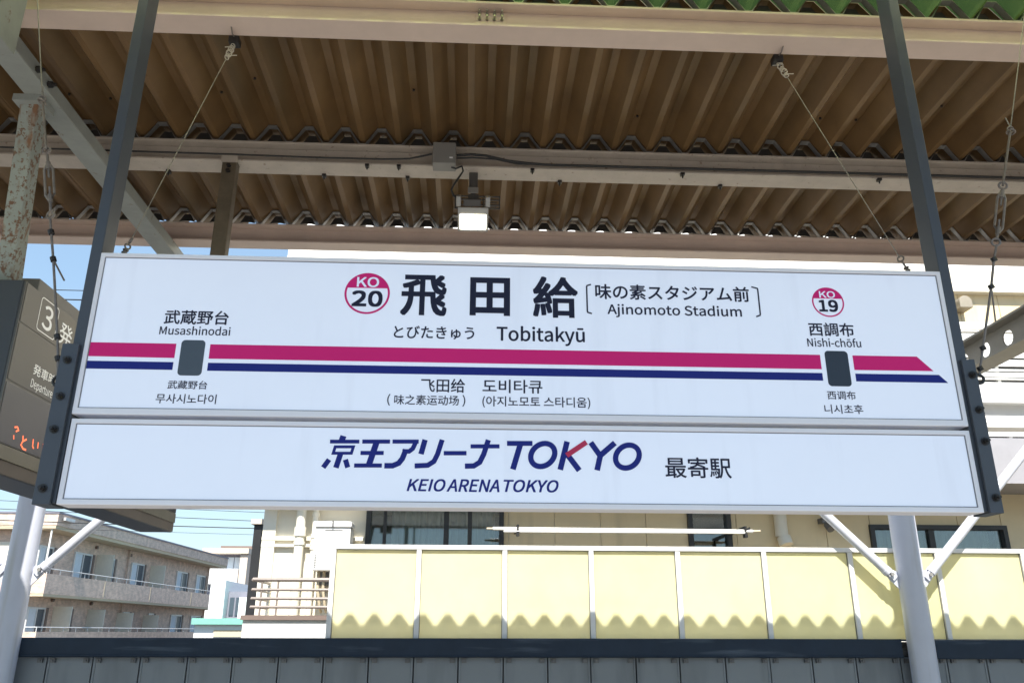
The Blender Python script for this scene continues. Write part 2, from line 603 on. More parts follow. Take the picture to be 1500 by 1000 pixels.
def rrect(u0, u1, v0, v1, r, k=6):
    pts = []
    for cx, cy, a0 in ((u1 - r, v0 + r, -90), (u1 - r, v1 - r, 0), (u0 + r, v1 - r, 90), (u0 + r, v0 + r, 180)):
        for i in range(k + 1):
            a = R(a0 + 90 * i / k)
            pts.append((cx + r * math.cos(a), cy + r * math.sin(a)))
    return pts


# ================================================================== THE GROUND
struct(MB().box(-300, 300, -120, 400, -1.6, -1.2).build('ground', M['asphalt']))
struct(MB().box(-120, 120, -2.6, 7.3, -1.2, 0.0).build('platform', M['platform']))
struct(MB().box(-120, 120, -9.5, -2.6, -1.2, -0.95).build('track_bed', M['ballast']))

# ================================================================== CANOPY OVER OUR PLATFORM
PITCH_S, PH = 0.187, -0.318
ZV, ZR = 4.045, 4.125                      # valley and ridge height of the folded sheet
X0S, X1S = -8.2, 9.2


def sheet_profile(dz=0.0):
    pts = []
    k0, k1 = int((X0S - PH) / PITCH_S), int((X1S - PH) / PITCH_S)
    for k in range(k0, k1 + 1):
        c = PH + k * PITCH_S
        pts += [(c - .0795, ZV + dz), (c - .018, ZR + dz), (c + .018, ZR + dz), (c + .0795, ZV + dz)]
    return pts


def sheet(name, y0, y1, m, parent, ny=1):
    top, bot = sheet_profile(.0035), sheet_profile(0)
    mb = MB()
    n = len(top)
    vs = []
    for y in (y0, y1):
        vs += [(x, y, z) for x, z in bot] + [(x, y, z) for x, z in top]
    fs = []
    for i in range(n - 1):
        fs += [(i, i + 1, 2 * n + i + 1, 2 * n + i), (n + i, 3 * n + i, 3 * n + i + 1, n + i + 1),
               (i, n + i, n + i + 1, i + 1), (2 * n + i, 2 * n + i + 1, 3 * n + i + 1, 3 * n + i)]
    mb.add(vs, fs)
    return mb.build(name, m, parent)


canopy = thing('platform_canopy', 'corrugated brown roof on painted steel beams above the hanging name board', 'canopy')
sheet('roof_sheet', 2.69, 4.79, M['sheet'], canopy)
ts = sheet('translucent_sheet', 2.502, 2.688, M['sheet_green'], canopy)
ts['label'] = 'green see-through strip of corrugated roofing above the front beam'
sheet('translucent_sheet', 2.02, 2.50, M['sheet_clear'], canopy)  # unseen bright strip, added to light the front beam's web
sheet('roof_sheet', .62, 2.018, M['sheet'], canopy)


def h_beam(yc, w, z0, z1, x0, x1, tf=.011, tw=.008):
    mb = MB()
    mb.box(x0, x1, yc - w / 2, yc + w / 2, z0, z0 + tf)
    mb.box(x0, x1, yc - w / 2, yc + w / 2, z1 - tf, z1)
    mb.box(x0, x1, yc - tw / 2, yc + tw / 2, z0 + tf, z1 - tf)
    return mb


ZB, ZT = 3.90, 4.02
for yc, m, lab in ((.70, 'beam', None), (1.70, 'beam', None),
                   (2.692, 'beam', 'pinkish grey beam lit yellow green along its web'),
                   (3.748, 'beam_old', 'beam with a pale rust-specked lower flange carrying the floodlight'),
                   (4.66, 'beam', 'outermost beam at the edge of the roof')):
    w = .122 if yc > 3.7 and yc < 4 else .108
    p = h_beam(yc, w, ZB, ZT, X0S, X1S).build('roof_beam', M[m], canopy, bevel=.0015)
    if lab:
        p['label'] = lab
    # folded strip that carries the sheet on this beam
    mb = MB()
    k0, k1 = int((X0S - PH) / PITCH_S) + 1, int((X1S - PH) / PITCH_S) - 1
    ya, yb = yc - w / 2 + .004, yc - w / 2 + .034
    for k in range(k0, k1 + 1):
        c = PH + k * PITCH_S
        prof = [(c - .0935, ZT), (c - .080, ZT), (c - .0215, ZR - .006), (c + .0215, ZR - .006), (c + .080, ZT), (c + .0935, ZT)]
        for (xa, za), (xb, zb) in zip(prof[:-1], prof[1:]):
            t = .006
            mb.prism([(xa, za), (xb, zb), (xb, zb - t if zb > ZT else zb + t), (xa, za - t if za > ZT else za + t)],
                     lambda a, b: (a, ya, b), lambda a, b: (a, yb, b))
    mb.build('ridge_bracket', M['bracket'], p)
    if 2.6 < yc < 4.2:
        # dark plates added as shade under the ridges, half open at the outer edge
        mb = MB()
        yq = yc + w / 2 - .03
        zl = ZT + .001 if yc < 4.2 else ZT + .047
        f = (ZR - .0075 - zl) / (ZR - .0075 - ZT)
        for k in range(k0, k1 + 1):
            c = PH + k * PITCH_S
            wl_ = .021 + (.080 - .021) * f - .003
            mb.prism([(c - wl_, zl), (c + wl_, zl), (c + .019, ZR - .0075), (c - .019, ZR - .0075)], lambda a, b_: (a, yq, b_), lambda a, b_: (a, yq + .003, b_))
        mb.build('ridge_dark_plate', M['lamp_dark'], p)
    if abs(yc - 3.748) < .01:
        for x, y in ((-.566, 3.69), (-.802, 3.80), (-.405, 3.69), (-.368, 3.80), (.28, 3.69), (.433, 3.80), (1.062, 3.69), (1.292, 3.80), (2.107, 3.69), (-1.6, 3.80)):
            MB().box(x - .010, x + .010, y - .012, y + .012, 3.886, 3.8999).tube([(x, y, 3.888), (x, y, 3.872)], .004, 6).build('flange_clip', M['bolt'], p)

# more dark plates put in as shade at the outer edge, open along the bottom
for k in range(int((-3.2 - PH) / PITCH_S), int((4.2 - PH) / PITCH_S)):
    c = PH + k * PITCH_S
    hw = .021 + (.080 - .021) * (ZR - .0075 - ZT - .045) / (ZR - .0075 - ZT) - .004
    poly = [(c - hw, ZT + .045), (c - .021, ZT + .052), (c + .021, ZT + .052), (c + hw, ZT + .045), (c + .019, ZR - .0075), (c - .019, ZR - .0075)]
    MB().prism(poly, lambda a, q: (a, 4.690, q), lambda a, q: (a, 4.693, q)).build('ridge_dark_plate', M['lamp_dark'], p)

# screws along the ridges
for k in range(int((-2.6 - PH) / PITCH_S), int((3.4 - PH) / PITCH_S)):
    for y in (random.uniform(2.82, 2.98), random.uniform(3.30, 3.52)):
        if random.random() < .45:
            MB().tube([(PH + k * PITCH_S, y, ZR - .0002), (PH + k * PITCH_S, y, ZR - .008)], .0065, 6).build('screw', M['bolt'], canopy)
# lapped joints of the sheets
for xk in (-11, 1, 12):
    c = PH + xk * PITCH_S
    MB().prism([(c + .017, ZR - .001), (c + .0795, ZV - .001), (c + .0985, ZV - .001), (c + .0985, ZV - .003), (c + .078, ZV - .003), (c + .0155, ZR - .003)],
               lambda a, q: (a, 2.70, q), lambda a, q: (a, 4.785, q)).build('sheet_lap', M['sheet'], canopy)

# splice in the front beam's web
sp_ = MB().box(-.02, .10, 2.6815, 2.6879, 3.922, 4.0).build('splice_plate', M['beam'], canopy, bevel=.001)
for x in (-.005, .025, .055, .085):
    for z in (3.966, 3.992):
        MB().tube([(x, 2.6814, z), (x, 2.672, z)], .007, 6).tube([(x, 2.672, z), (x, 2.655, z)], .004, 8).build('bolt', M['wire'], sp_)

# rafter across the beams and the rusty post that carries it
rf = MB()
for xc in (-1.905, 5.6):
    rf = MB().box(xc - .055, xc + .055, 0.62, 5.6, 3.832, 3.838).box(xc - .055, xc + .055, 0.62, 5.6, 3.893, 3.8995) \
        .box(xc - .055, xc - .047, 0.62, 5.6, 3.838, 3.893).box(xc + .047, xc + .055, 0.62, 5.6, 3.838, 3.893)
    rr_ = rf.build('rafter', M['beam_green'], canopy, bevel=.002)
    rr_['label'] = 'grey green rafter running away under the beams'
bolts = MB()
for y in (2.95, 3.05):
    bolts.tube([(-1.8495, y, 3.86), (-1.83, y, 3.86)], .014, 6)
    bolts.tube([(-1.835, y, 3.86), (-1.815, y, 3.86)], .008, 8)
bolts.build('bolt', M['bolt'], rr_)
post = MB().bar((-1.945, 3.14, 3.8305), (-2.050, 3.42, 3.058), .076, .076, (0, 1, 0))
po = post.build('support_post', M['rusty'], canopy, bevel=.004)
po['label'] = 'pale green post covered with brown rust spots'
MB().box(-2.005, -1.885, 3.08, 3.20, 3.80, 3.8315).build('cap_plate', M['beam_green'], po)
# short dark post hanging from the second beam
st = MB().box(-1.292, -1.222, 3.680, 3.686, 2.72, 3.899).box(-1.229, -1.222, 3.686, 3.74, 2.72, 3.899).box(-1.292, -1.285, 3.686, 3.74, 2.72, 3.899)
so_ = st.build('hanger_post', M['olive'], canopy, bevel=.002)
so_['label'] = 'dark brown post hanging down from the pale beam'
MB().box(-1.297, -1.217, 3.676, 3.6795, 3.885, 3.93).build('hanger_plate', M['beam_old'], so_)
hb = MB()
for z in (3.865, 3.835):
    hb.tube([(-1.257, 3.6798, z), (-1.257, 3.668, z)], .011, 6)
hb.build('bolt', M['bolt'], so_)
# channel end hanging from the roof at the top left corner
cb = MB().box(-1.90, -1.79, 2.30, 2.52, 3.60, 4.03).box(-1.779, -1.668, 2.30, 2.52, 3.595, 4.03).box(-1.79, -1.779, 2.33, 2.49, 3.62, 4.02)
co_ = cb.build('hanger_channel', M['beam_green'], canopy, bevel=.004)
co_['label'] = 'pale green channel end with rust along its lower edge'
hb = MB()
for y, z in ((2.36, 3.78), (2.36, 3.72)):
    hb.tube([(-1.6678, y, z), (-1.65, y, z)], .016, 6)
    hb.tube([(-1.65, y, z), (-1.625, y, z)], .009, 8)
hb.build('bolt', M['bolt'], co_)

# cable along the second beam
cbl = MB().tube([(-4, 3.655, 3.925), (-1.242, 3.66, 3.92), (-.831, 3.66, 3.915), (-.486, 3.66, 3.916), (-.349, 3.655, 3.92), (-.235, 3.64, 3.942)], .0045, 6)
cbl.tube([(-.110, 3.64, 3.937), (-.037, 3.65, 3.952), (.04, 3.655, 3.950), (.156, 3.66, 3.926), (.261, 3.665, 3.918), (.349, 3.67, 3.916), (1.2, 3.67, 3.917), (6, 3.67, 3.917)], .0065, 6)
cbl.tube([(-.110, 3.65, 3.927), (-.03, 3.66, 3.940), (.09, 3.665, 3.938), (.2, 3.67, 3.918), (.42, 3.67, 3.9155)], .0045, 6)
tag(cbl.build('power_cable', M['cable'], smooth=True), 'black cable lying along the second roof beam past the grey box', 'cable')

jb = thing('junction_box', 'small grey metal box on the second roof beam left of the floodlight', 'junction box')
MB().box(-.2295, -.1135, 3.602, 3.684, 3.868, 3.990).build('box_body', M['jbox'], jb, bevel=.004)
MB().box(-.145, -.128, 3.6005, 3.6018, 3.896, 3.904).build('sticker', M['label'], jb)
MB().tube([(-.135, 3.64, 3.868), (-.112, 3.64, 3.86), (-.082, 3.655, 3.885), (-.075, 3.66, 3.86), (-.09, 3.665, 3.835), (-.117, 3.67, 3.794), (-.133, 3.68, 3.762), (-.122, 3.69, 3.735), (-.098, 3.70, 3.722)], .005, 6).build('lead', M['cable'], jb, smooth=True)

# floodlight
fl = thing('floodlight', 'lit floodlight hanging under the second roof beam', 'floodlight')
MB().box(-.045, .0, 3.735, 3.765, 3.805, 3.899).box(-.035, -.01, 3.72, 3.735, 3.74, 3.84).build('bracket', M['lamp_dark'], fl, bevel=.003)
MB().box(-.050, .004, 3.713, 3.719, 3.765, 3.80).build('joint_plate', M['lamp_metal'], fl, bevel=.002)
tilt = Matrix.Translation((-.021, 3.752, 3.640)) @ Matrix.Rotation(R(38), 4, 'X')


def tl(x, y, z):
    return tuple(tilt @ Vector((x, y, z)))


def tbox(mb, x0, x1, y0, y1, z0, z1, k=1.0):
    """box in the lamp's own frame, its back (y1) narrowed by k"""
    vs = [tl(x * (1 if j == 0 else k), (y0, y1)[j], z * (1 if j == 0 else k)) for x in (x0, x1) for j in (0, 1) for z in (z0, z1)]
    return mb.add(vs, [(0, 1, 3, 2), (4, 6, 7, 5), (0, 4, 5, 1), (2, 3, 7, 6), (0, 2, 6, 4), (1, 5, 7, 3)])


tbox(MB(), -.078, .078, -.03, .065, -.062, .062, .7).build('lamp_head', M['lamp_metal'], fl, bevel=.004)
tbox(MB(), -.066, .066, -.036, -.0302, -.050, .026).build('lens', M['lens'], fl, bevel=.002)
for x in (-.086, .062):
    tbox(MB(), x, x + .024, -.024, .030, .0625, .115).build('yoke_arm', M['lamp_metal'], fl, bevel=.004)
tbox(MB(), -.050, .038, -.020, .03, .063, .100).box(-.048, .006, 3.722, 3.76, 3.72, 3.765).build('driver_housing', M['lamp_dark'], fl, bevel=.003)
fn_ = MB()
for k in range(6):
    tbox(fn_, -.05 + k * .019, -.045 + k * .019, .0655, .10, -.03, .04)
fn_.build('cooling_fin', M['lamp_dark'], fl)
gd = MB()
for z in (3.725, 3.745, 3.775, 3.795):
    gd.bar((-.115, 3.80, z), (.115, 3.80, z), .006)
for x in (-.115, -.03, .03, .115):
    gd.bar((x, 3.80, 3.722), (x, 3.80, 3.80), .006)
gd.bar((.03, 3.799, 3.735), (.10, 3.799, 3.735), .004).bar((.03, 3.799, 3.760), (.10, 3.799, 3.760), .004)
gd.bar((-.025, 3.80, 3.80), (-.025, 3.79, 3.90), .008)
gd.build('wire_guard', M['lamp_dark'], fl)

# ================================================================== STATION NAME BOARD
YF = 2.4016


def on_sign(u, v, d):
    return (u, YF - .0012 - d, v)


def on_sign0(u, v, d):
    return (u, YF - .0006 - d, v)


MAT = {'ink': M['ink'], 'white': M['white'], 'n': M['navy'], 'r': M['red']}
sign = thing('station_name_board', 'wide white station name board with a magenta and blue line through it', 'station sign')
MB().frame(-1.1755, 1.5215, 2.2490, 2.7690, .0130, 2.396, 2.47, .0195).build('frame', M['white_frame'], sign, bevel=.002)
MB().frame(-1.1625, 1.5085, 2.2685, 2.7560, .0025, 2.3995, 2.402).build('frame_groove', M['groove'], sign)
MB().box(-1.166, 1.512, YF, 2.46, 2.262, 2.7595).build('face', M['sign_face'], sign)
for poly, m, lab in (
        ([(-1.160, 2.4290), (-.9054, 2.4275), (-.9054, 2.4733), (-1.160, 2.4733)], 'magenta', 'magenta line left of the first station'),
        ([(-.8037, 2.4273), (1.0855, 2.4268), (1.0855, 2.4742), (-.8037, 2.4733)], 'magenta', 'magenta line between the two stations'),
        ([(1.1896, 2.4260), (1.4440, 2.4266), (1.3974, 2.4741), (1.1896, 2.4741)], 'magenta', 'magenta line ending in a slanted tip'),
        ([(-1.160, 2.3899), (-.9061, 2.3899), (-.9061, 2.4146), (-1.160, 2.4146)], 'navy', 'blue line left of the first station'),
        ([(-.8036, 2.3891), (1.0855, 2.3895), (1.0855, 2.4144), (-.8036, 2.4144)], 'navy', 'blue line between the two stations'),
        ([(1.1903, 2.3889), (1.4844, 2.3886), (1.4590, 2.4146), (1.1903, 2.4142)], 'navy', 'blue line ending in a slanted tip')):
    o = plate(poly, on_sign0, M[m], sign, 'line_stripe')
    o['label'] = lab
o = plate(rrect(-.8905, -.8188, 2.3730, 2.4858, .012), on_sign0, M['slate'], sign, 'station_marker')
o['label'] = 'slate grey station marker'
o = plate(rrect(1.1005, 1.1748, 2.3720, 2.4880, .012), on_sign0, M['slate_dark'], sign, 'station_marker')
o['label'] = 'dark navy station marker'


def badge(u0, u1, v0, v1, vd):
    cx, cz, rx, rz = (u0 + u1) / 2, (v0 + v1) / 2, (u1 - u0) / 2, (v1 - v0) / 2
    w = rx * .092
    mb = MB()
    n = 64
    vs = [on_sign0(cx + (rx - k) * math.cos(2 * math.pi * i / n), cz + (rz - k) * math.sin(2 * math.pi * i / n), 0) for k in (0, w) for i in range(n)]
    mb.add(vs, [(i, (i + 1) % n, n + (i + 1) % n, n + i) for i in range(n)])
    a0 = math.asin((vd - cz) / (rz - w * .5))
    cap = [on_sign0(cx + (rx - w * .5) * math.cos(a0 + (math.pi - 2 * a0) * i / 40), cz + (rz - w * .5) * math.sin(a0 + (math.pi - 2 * a0) * i / 40), 1e-4) for i in range(41)]
    mb.add(cap, [tuple(range(41))])
    return flat_obj('number_badge', mb, M['magenta'], sign)


badge(-.4114, -.2698, 2.5818, 2.7210, 2.6695)
badge(1.0822, 1.1869, 2.6026, 2.7051, 2.6662)
TEXT_UP = [
    ('飛', -.2354, -.0907, 2.5797, 2.7181, 1.75, 'ink'), ('田', -.0182, .1086, 2.584, 2.714, 2.6, 'ink'), ('給', .181, .3247, 2.5814, 2.722, 1.75, 'ink'),
    ('とびたきゅう', -.2508, -.0025, 2.503, 2.5458, 1.30, 'ink'), ('Tobitakyū', .067, .3427, 2.4878, 2.5514, 1.30, 'ink'),
    ('KO', -.3747, -.3054, 2.6723, 2.7067, 1.8, 'white'), ('20', -.3872, -.2915, 2.6061, 2.6605, 3.4, 'ink'),
    ('味の素スタジアム前', .3802, .8783, 2.6481, 2.7008, 1.50, 'ink'), ('Ajinomoto Stadium', .4172, .8486, 2.5872, 2.6332, 1.30, 'ink'),
    ('武蔵野台', -.9529, -.7584, 2.5357, 2.5826, 1.40, 'ink'), ('Musashinodai', -.9614, -.7485, 2.5017, 2.5303, 1.10, 'ink'),
    ('武藏野台', -.9133, -.797, 2.331, 2.3569, 0.75, 'ink'), ('무사시노다이', -.942, -.7652, 2.286, 2.3155, 0.75, 'ink'),
    ('KO', 1.1081, 1.1602, 2.6682, 2.6918, 1.8, 'white'), ('19', 1.1022, 1.1654, 2.62, 2.6618, 3.2, 'ink'),
    ('西調布', 1.0595, 1.2059, 2.5368, 2.5827, 1.40, 'ink'), ('Nishi-chōfu', 1.0496, 1.223, 2.5008, 2.5307, 1.10, 'ink'),
    ('西调布', 1.0922, 1.1815, 2.3293, 2.3569, 0.75, 'ink'), ('니시초후', 1.0775, 1.1988, 2.2842, 2.3133, 0.75, 'ink'),
    ('飞田给', -.1607, -.0272, 2.3324, 2.376, 0.95, 'ink'), ('도비타큐', .0258, .2084, 2.3334, 2.3762, 0.95, 'ink'),
    ('(', -.2600, -.2510, 2.2890, 2.3255, 0.45, 'ink'), ('味之素运动场', -.2390, -.0450, 2.2925, 2.3235, 0.75, 'ink'), (')', -.0345, -.0257, 2.2890, 2.3255, 0.45, 'ink'),
    ('(아지노모토 스타디움)', .026, .3535, 2.2874, 2.3236, 0.75, 'ink')]
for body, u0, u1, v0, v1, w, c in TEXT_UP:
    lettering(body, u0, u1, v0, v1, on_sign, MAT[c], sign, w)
strokes([(.0048, [(.3675, 2.6978), (.3545, 2.6935), (.3532, 2.6890), (.3532, 2.6065), (.3545, 2.6020), (.3675, 2.5981)])], on_sign, M['ink'], sign)
strokes([(.0048, [(.8880, 2.7015), (.9070, 2.6965), (.9082, 2.6915), (.9082, 2.6080), (.9070, 2.6035), (.8940, 2.5985)])], on_sign, M['ink'], sign)

arena = thing('arena_name_board', 'narrow white board with blue slanted lettering hung below the station name', 'sign')
MB().frame(-1.1720, 1.5200, 1.9870, 2.2360, .0140, 2.396, 2.47, .0155).build('frame', M['white_frame'], arena, bevel=.002)
MB().frame(-1.1580, 1.5060, 2.0025, 2.2220, .0025, 2.3995, 2.402).build('frame_groove', M['groove'], arena)
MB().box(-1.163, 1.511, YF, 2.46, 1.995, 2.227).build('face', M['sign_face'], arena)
LOGO = [
    ('n', .0181, [(-.3827, 2.195), (-.3864, 2.1813)]), ('n', .0114, [(-.4207, 2.1775), (-.335, 2.1786)]),
    ('n', .0087, [(-.4043, 2.162), (-.3513, 2.1627), (-.356, 2.1437), (-.4088, 2.143), (-.4043, 2.162)]),
    ('n', .0161, [(-.3865, 2.1447), (-.3978, 2.1002)]), ('n', .0148, [(-.4193, 2.1241), (-.4346, 2.1005)]), ('n', .0148, [(-.3719, 2.1246), (-.3637, 2.1013)]),
    ('n', .0121, [(-.3263, 2.1787), (-.245, 2.1797)]), ('n', .0121, [(-.3295, 2.1447), (-.2618, 2.1455)]), ('n', .0121, [(-.3456, 2.1075), (-.2651, 2.1084)]),
    ('n', .0181, [(-.2837, 2.1792), (-.3034, 2.108)]), ('n', .0121, [(-.2376, 2.1798), (-.1607, 2.1808)]),
    ('n', .0134, [(-.1675, 2.1828), (-.1772, 2.1594), (-.1875, 2.1512), (-.2075, 2.1509)]),
    ('n', .0161, [(-.1971, 2.1565), (-.2065, 2.1293), (-.2165, 2.1157), (-.234, 2.1081), (-.2578, 2.1078)]),
    ('n', .0161, [(-.1421, 2.1865), (-.1525, 2.1434)]),
    ('n', .0148, [(-.0917, 2.1872), (-.1038, 2.144), (-.1137, 2.1223), (-.1313, 2.1106), (-.1697, 2.1082)]),
    ('n', .0128, [(-.0858, 2.147), (-.0188, 2.1478)]), ('n', .0121, [(-.0071, 2.1684), (.0785, 2.1695)]),
    ('n', .0154, [(.0452, 2.1883), (.0323, 2.1457), (.0206, 2.1211), (.0033, 2.1102), (-.0227, 2.1092)]),
    ('n', .0148, [(.1008, 2.1787), (.1767, 2.1796)]), ('n', .0168, [(.1414, 2.1792), (.1185, 2.1014)]),
    ('n', .0168, [(.2803, 2.1865), (.2583, 2.1016)]), ('n', .0168, [(.2795, 2.148), (.3149, 2.1002)]),
    ('n', .0168, [(.3512, 2.1846), (.3786, 2.1444)]), ('n', .0168, [(.4238, 2.1842), (.3772, 2.1444)]), ('n', .0168, [(.3794, 2.1485), (.3677, 2.1014)])]
for cx, cz in ((.2071, 2.1453), (.4598, 2.1436)):
    pts = []
    for k in range(41):
        a = 2 * math.pi * k / 40
        pts.append((cx + .0350 * math.cos(a) + .22 * .0346 * math.sin(a), cz + .0346 * math.sin(a)))
    LOGO.append(('n', .0161, pts))
strokes([(w, p) for c, w, p in LOGO], on_sign, M['navy'], arena)
o = strokes([(.0154, [(.3383, 2.1852), (.2781, 2.1446)])], lambda u, v, d: on_sign(u, v, d + .0012), M['red'], arena)
o['label'] = 'red upper arm of the letter K'
for body, u0, u1, v0, v1 in (('KEIO', -.1898, -.0777, 2.0342, 2.0705), ('ARENA', -.0744, .0794, 2.0342, 2.0706), ('TOKYO', .0913, .2528, 2.0345, 2.0711)):
    lettering(body, u0, u1, v0, v1, on_sign, M['navy'], arena, 1.9, .22)
lettering('最寄駅', .5715, .7703, 2.0812, 2.1437, on_sign, M['ink'], arena, .9)

# the two hanging posts
for sx, x0, x1, bx0, bx1, bxc, lab in ((-1, -1.212, -1.1765, -1.2345, -1.186, -1.2110, 'dark grey hanging post bolted to the left end of the station name board'),
                                      (1, 1.5225, 1.5585, 1.5330, 1.5740, 1.5570, 'dark grey hanging post bolted to the right end of the station name board')):
    hp = thing('hanging_post', lab, 'post', 'posts that carry the name boards')
    MB().box(x0, x1, 2.400, 2.480, 1.99, 4.04).build('post_tube', M['post'], hp, bevel=.003)
    MB().box(bx0, bx1, 2.386, 2.3985, 1.985, 2.463).box(bx0 if sx < 0 else bx1 - .006, bx0 + .006 if sx < 0 else bx1, 2.3985, 2.478, 1.985, 2.463) \
        .box(bx0, bx1, 2.3985, 2.478, 1.985, 1.9895).build('side_bracket', M['post'], hp, bevel=.0015)
    for z in (2.4112, 2.2995, 2.2005, 2.0300):
        MB().tube([(bxc, 2.3859, z), (bxc, 2.383, z)], .0125, 16).tube([(bxc, 2.383, z), (bxc, 2.374, z)], .0088, 6) \
            .tube([(bxc, 2.374, z), (bxc, 2.364, z)], .0048, 10).build('bolt', M['bolt'], hp)


# guy wires from the front beam down to the back of the board
def guy(a, b, lab):
    t = thing('guy_wire', lab, 'wire', 'guy wires behind the name board')
    a, b = Vector(a), Vector(b)
    d = (b - a).normalized()
    MB().tube([a + Vector((.004, -.11, .02)), a + Vector((.002, -.055, -.012)), a, a + d * .03], .003, 6).build('hook', M['turn'], t)
    MB().box(a.x - .020, a.x + .020, a.y - .030, a.y + .012, a.z - .030, a.z - .0002).build('beam_clamp', M['bolt'], t, bevel=.002)
    MB().tube([a + d * .02, b - d * .09], .0017, 6).build('wire', M['wire'], t)
    kn = MB()
    for k in range(7):
        c = a + d * (.035 + .013 * k)
        kn.ring(c, d + Vector((random.uniform(-.5, .5), random.uniform(-.5, .5), random.uniform(-.5, .5))), .008 + .004 * random.random(), .0025, 10, 5)
    kn.tube([a + d * .04, a + d * .04 + Vector((-.03, 0, -.005))], .002, 5).tube([a + d * .10, a + d * .10 + Vector((.035, 0, .002))], .002, 5)
    kn.build('binding', M['rope'], t)
    eb = MB().ring(b - d * .085, d.orthogonal(), .010, .003, 14, 6).ring(b - d * .06, d.cross(d.orthogonal()), .009, .003, 14, 6).tube([b - d * .05, b], .004, 6)
    for k in range(3):
        eb.ring(b - d * (.02 + .012 * k), d, .007, .003, 10, 5)
    eb.build('eye_bolt', M['turn'], t)


guy((-.987, 2.775, 3.9), (-1.145, 2.465, 2.775), 'thin wire slanting from the front roof beam to the board top near its left end')
guy((1.230, 2.775, 3.9), (1.466, 2.465, 2.775), 'thin wire slanting from the front roof beam to the board top near its right end')


def brace_rod(P, lab):
    """P: top, knot, eye, buckle top, buckle bottom, hook, nut, disc, bend, low nut, low nut, ring"""
    t = thing('brace_rod', lab, 'rod', 'turnbuckle rods beside the name board')
    P = [Vector(q) for q in P]
    MB().tube([P[0], P[1]], .0022, 6).tube([P[1] + Vector((.004, 0, .0)), P[1] + Vector((-.008, 0, .05))], .002, 5).build('wire', M['wire'], t)
    MB().ring(P[1], (0, 1, .3), .011, .003, 14, 6).ring(P[1] + Vector((0, 0, -.01)), (.3, .2, 1), .013, .003, 14, 6).build('knot', M['turn'], t)
    MB().tube([P[1], P[2]], .0042, 8).ring(P[2], (.2, 1, 0), .013, .0042, 16, 6).tube([P[2] + (P[3] - P[2]) * .35, P[3]], .005, 8).build('eye', M['turn'], t)
    d = (P[4] - P[3]).normalized()
    sd = d.cross(Vector((0, 1, 0))).normalized()
    tb = MB()
    for s_ in (-1, 1):
        tb.tube([P[3] + sd * s_ * .004, P[3] + sd * s_ * .014 + d * .02, P[4] + sd * s_ * .014 - d * .02, P[4] + sd * s_ * .004], .0045, 8)
    tb.tube([P[3] - d * .008, P[3] + d * .02], .008, 8).tube([P[4] - d * .02, P[4] + d * .008], .008, 8).tube([P[3], P[3] + d * .05], .004, 6).tube([P[4] - d * .05, P[4]], .004, 6)
    tb.build('turnbuckle', M['turn'], t, smooth=True)
    MB().tube([P[4], P[5] + (P[4] - P[5]).normalized() * .012], .0048, 8).ring(P[5], (.3, 1, 0), .013, .0042, 16, 6).build('hook', M['turn'], t)
    lo = MB().tube([P[5] - Vector((0, 0, .01)), P[6], P[7], P[8], P[9], P[10], P[11] + (P[10] - P[11]).normalized() * .015], .0042, 8)
    lo.tube([P[7], P[7] + (P[8] - P[7]) + Vector((.03, 0, 0))], .003, 6)
    lo.build('rod', M['turn'], t)
    for q in (P[6], P[7], P[9], P[10]):
        MB().tube([q + Vector((-.003, 0, .007)), q + Vector((.003, 0, -.007))], .0095, 8).build('nut', M['bolt'], t)
    MB().ring(P[11], (.2, 1, 0), .014, .005, 16, 6).build('end_ring', M['bolt'], t)


brace_rod([(-1.640, 2.44, 4.02), (-1.488, 2.44, 3.359), (-1.437, 2.44, 3.159), (-1.421, 2.44, 3.105), (-1.390, 2.44, 2.973), (-1.379, 2.44, 2.919),
           (-1.366, 2.44, 2.857), (-1.342, 2.44, 2.762), (-1.325, 2.44, 2.690), (-1.282, 2.44, 2.502), (-1.267, 2.44, 2.432), (-1.256, 2.44, 2.361)],
          'rod with a turnbuckle slanting down to the left post, in front of the departure board')
brace_rod([(2.118, 2.44, 4.02), (1.909, 2.44, 3.355), (1.834, 2.44, 3.124), (1.825, 2.44, 3.095), (1.780, 2.44, 2.942), (1.765, 2.44, 2.903),
           (1.745, 2.44, 2.838), (1.716, 2.44, 2.738), (1.676, 2.44, 2.615), (1.645, 2.44, 2.520), (1.622, 2.44, 2.450), (1.612, 2.44, 2.415)],
          'rod with a turnbuckle slanting down to the right post, in front of the cream building')

# ================================================================== DEPARTURE BOARD
XB = -1.9


def on_board(u, v, d):
    return (XB + .0008 + d, u, v)


db = thing('departure_board', 'dark hanging departure display seen edge-on beside the rusty post', 'departure board')
MB().box(-2.112, -1.912, 3.290, 5.452, 2.246, 3.052).build('housing', M['board'], db, bevel=.005)
MB().box(-1.9118, -1.902, 3.294, 5.448, 2.365, 3.046).build('face_panel', M['board_face'], db)
MB().box(-1.9018, XB, 3.302, 5.444, 2.870, 3.044).build('header_panel', M['board_face'], db, bevel=.001)
MB().box(-1.9018, XB, 3.302, 5.444, 2.620, 2.862).build('heading_panel', M['board_face'], db, bevel=.001)
MB().box(-1.9018, XB, 3.302, 5.444, 2.368, 2.608).build('screen', M['board_led'], db, bevel=.001)
MB().box(-1.9118, -1.899, 3.294, 5.448, 2.304, 2.362).build('lower_trim', M['board_trim'], db, bevel=.002)
MB().box(-1.9118, -1.906, 3.294, 5.448, 2.250, 2.303).build('lower_recess', M['board_brown'], db)
u0, u1, v0, v1 = 3.432, 3.590, 2.886, 3.034
ol = rrect(u0, u1, v0, v1, .016)
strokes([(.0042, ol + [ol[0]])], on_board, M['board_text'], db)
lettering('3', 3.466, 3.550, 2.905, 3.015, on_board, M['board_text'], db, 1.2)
lettering('発', 3.625, 3.745, 2.892, 2.996, on_board, M['board_text'], db, .8)
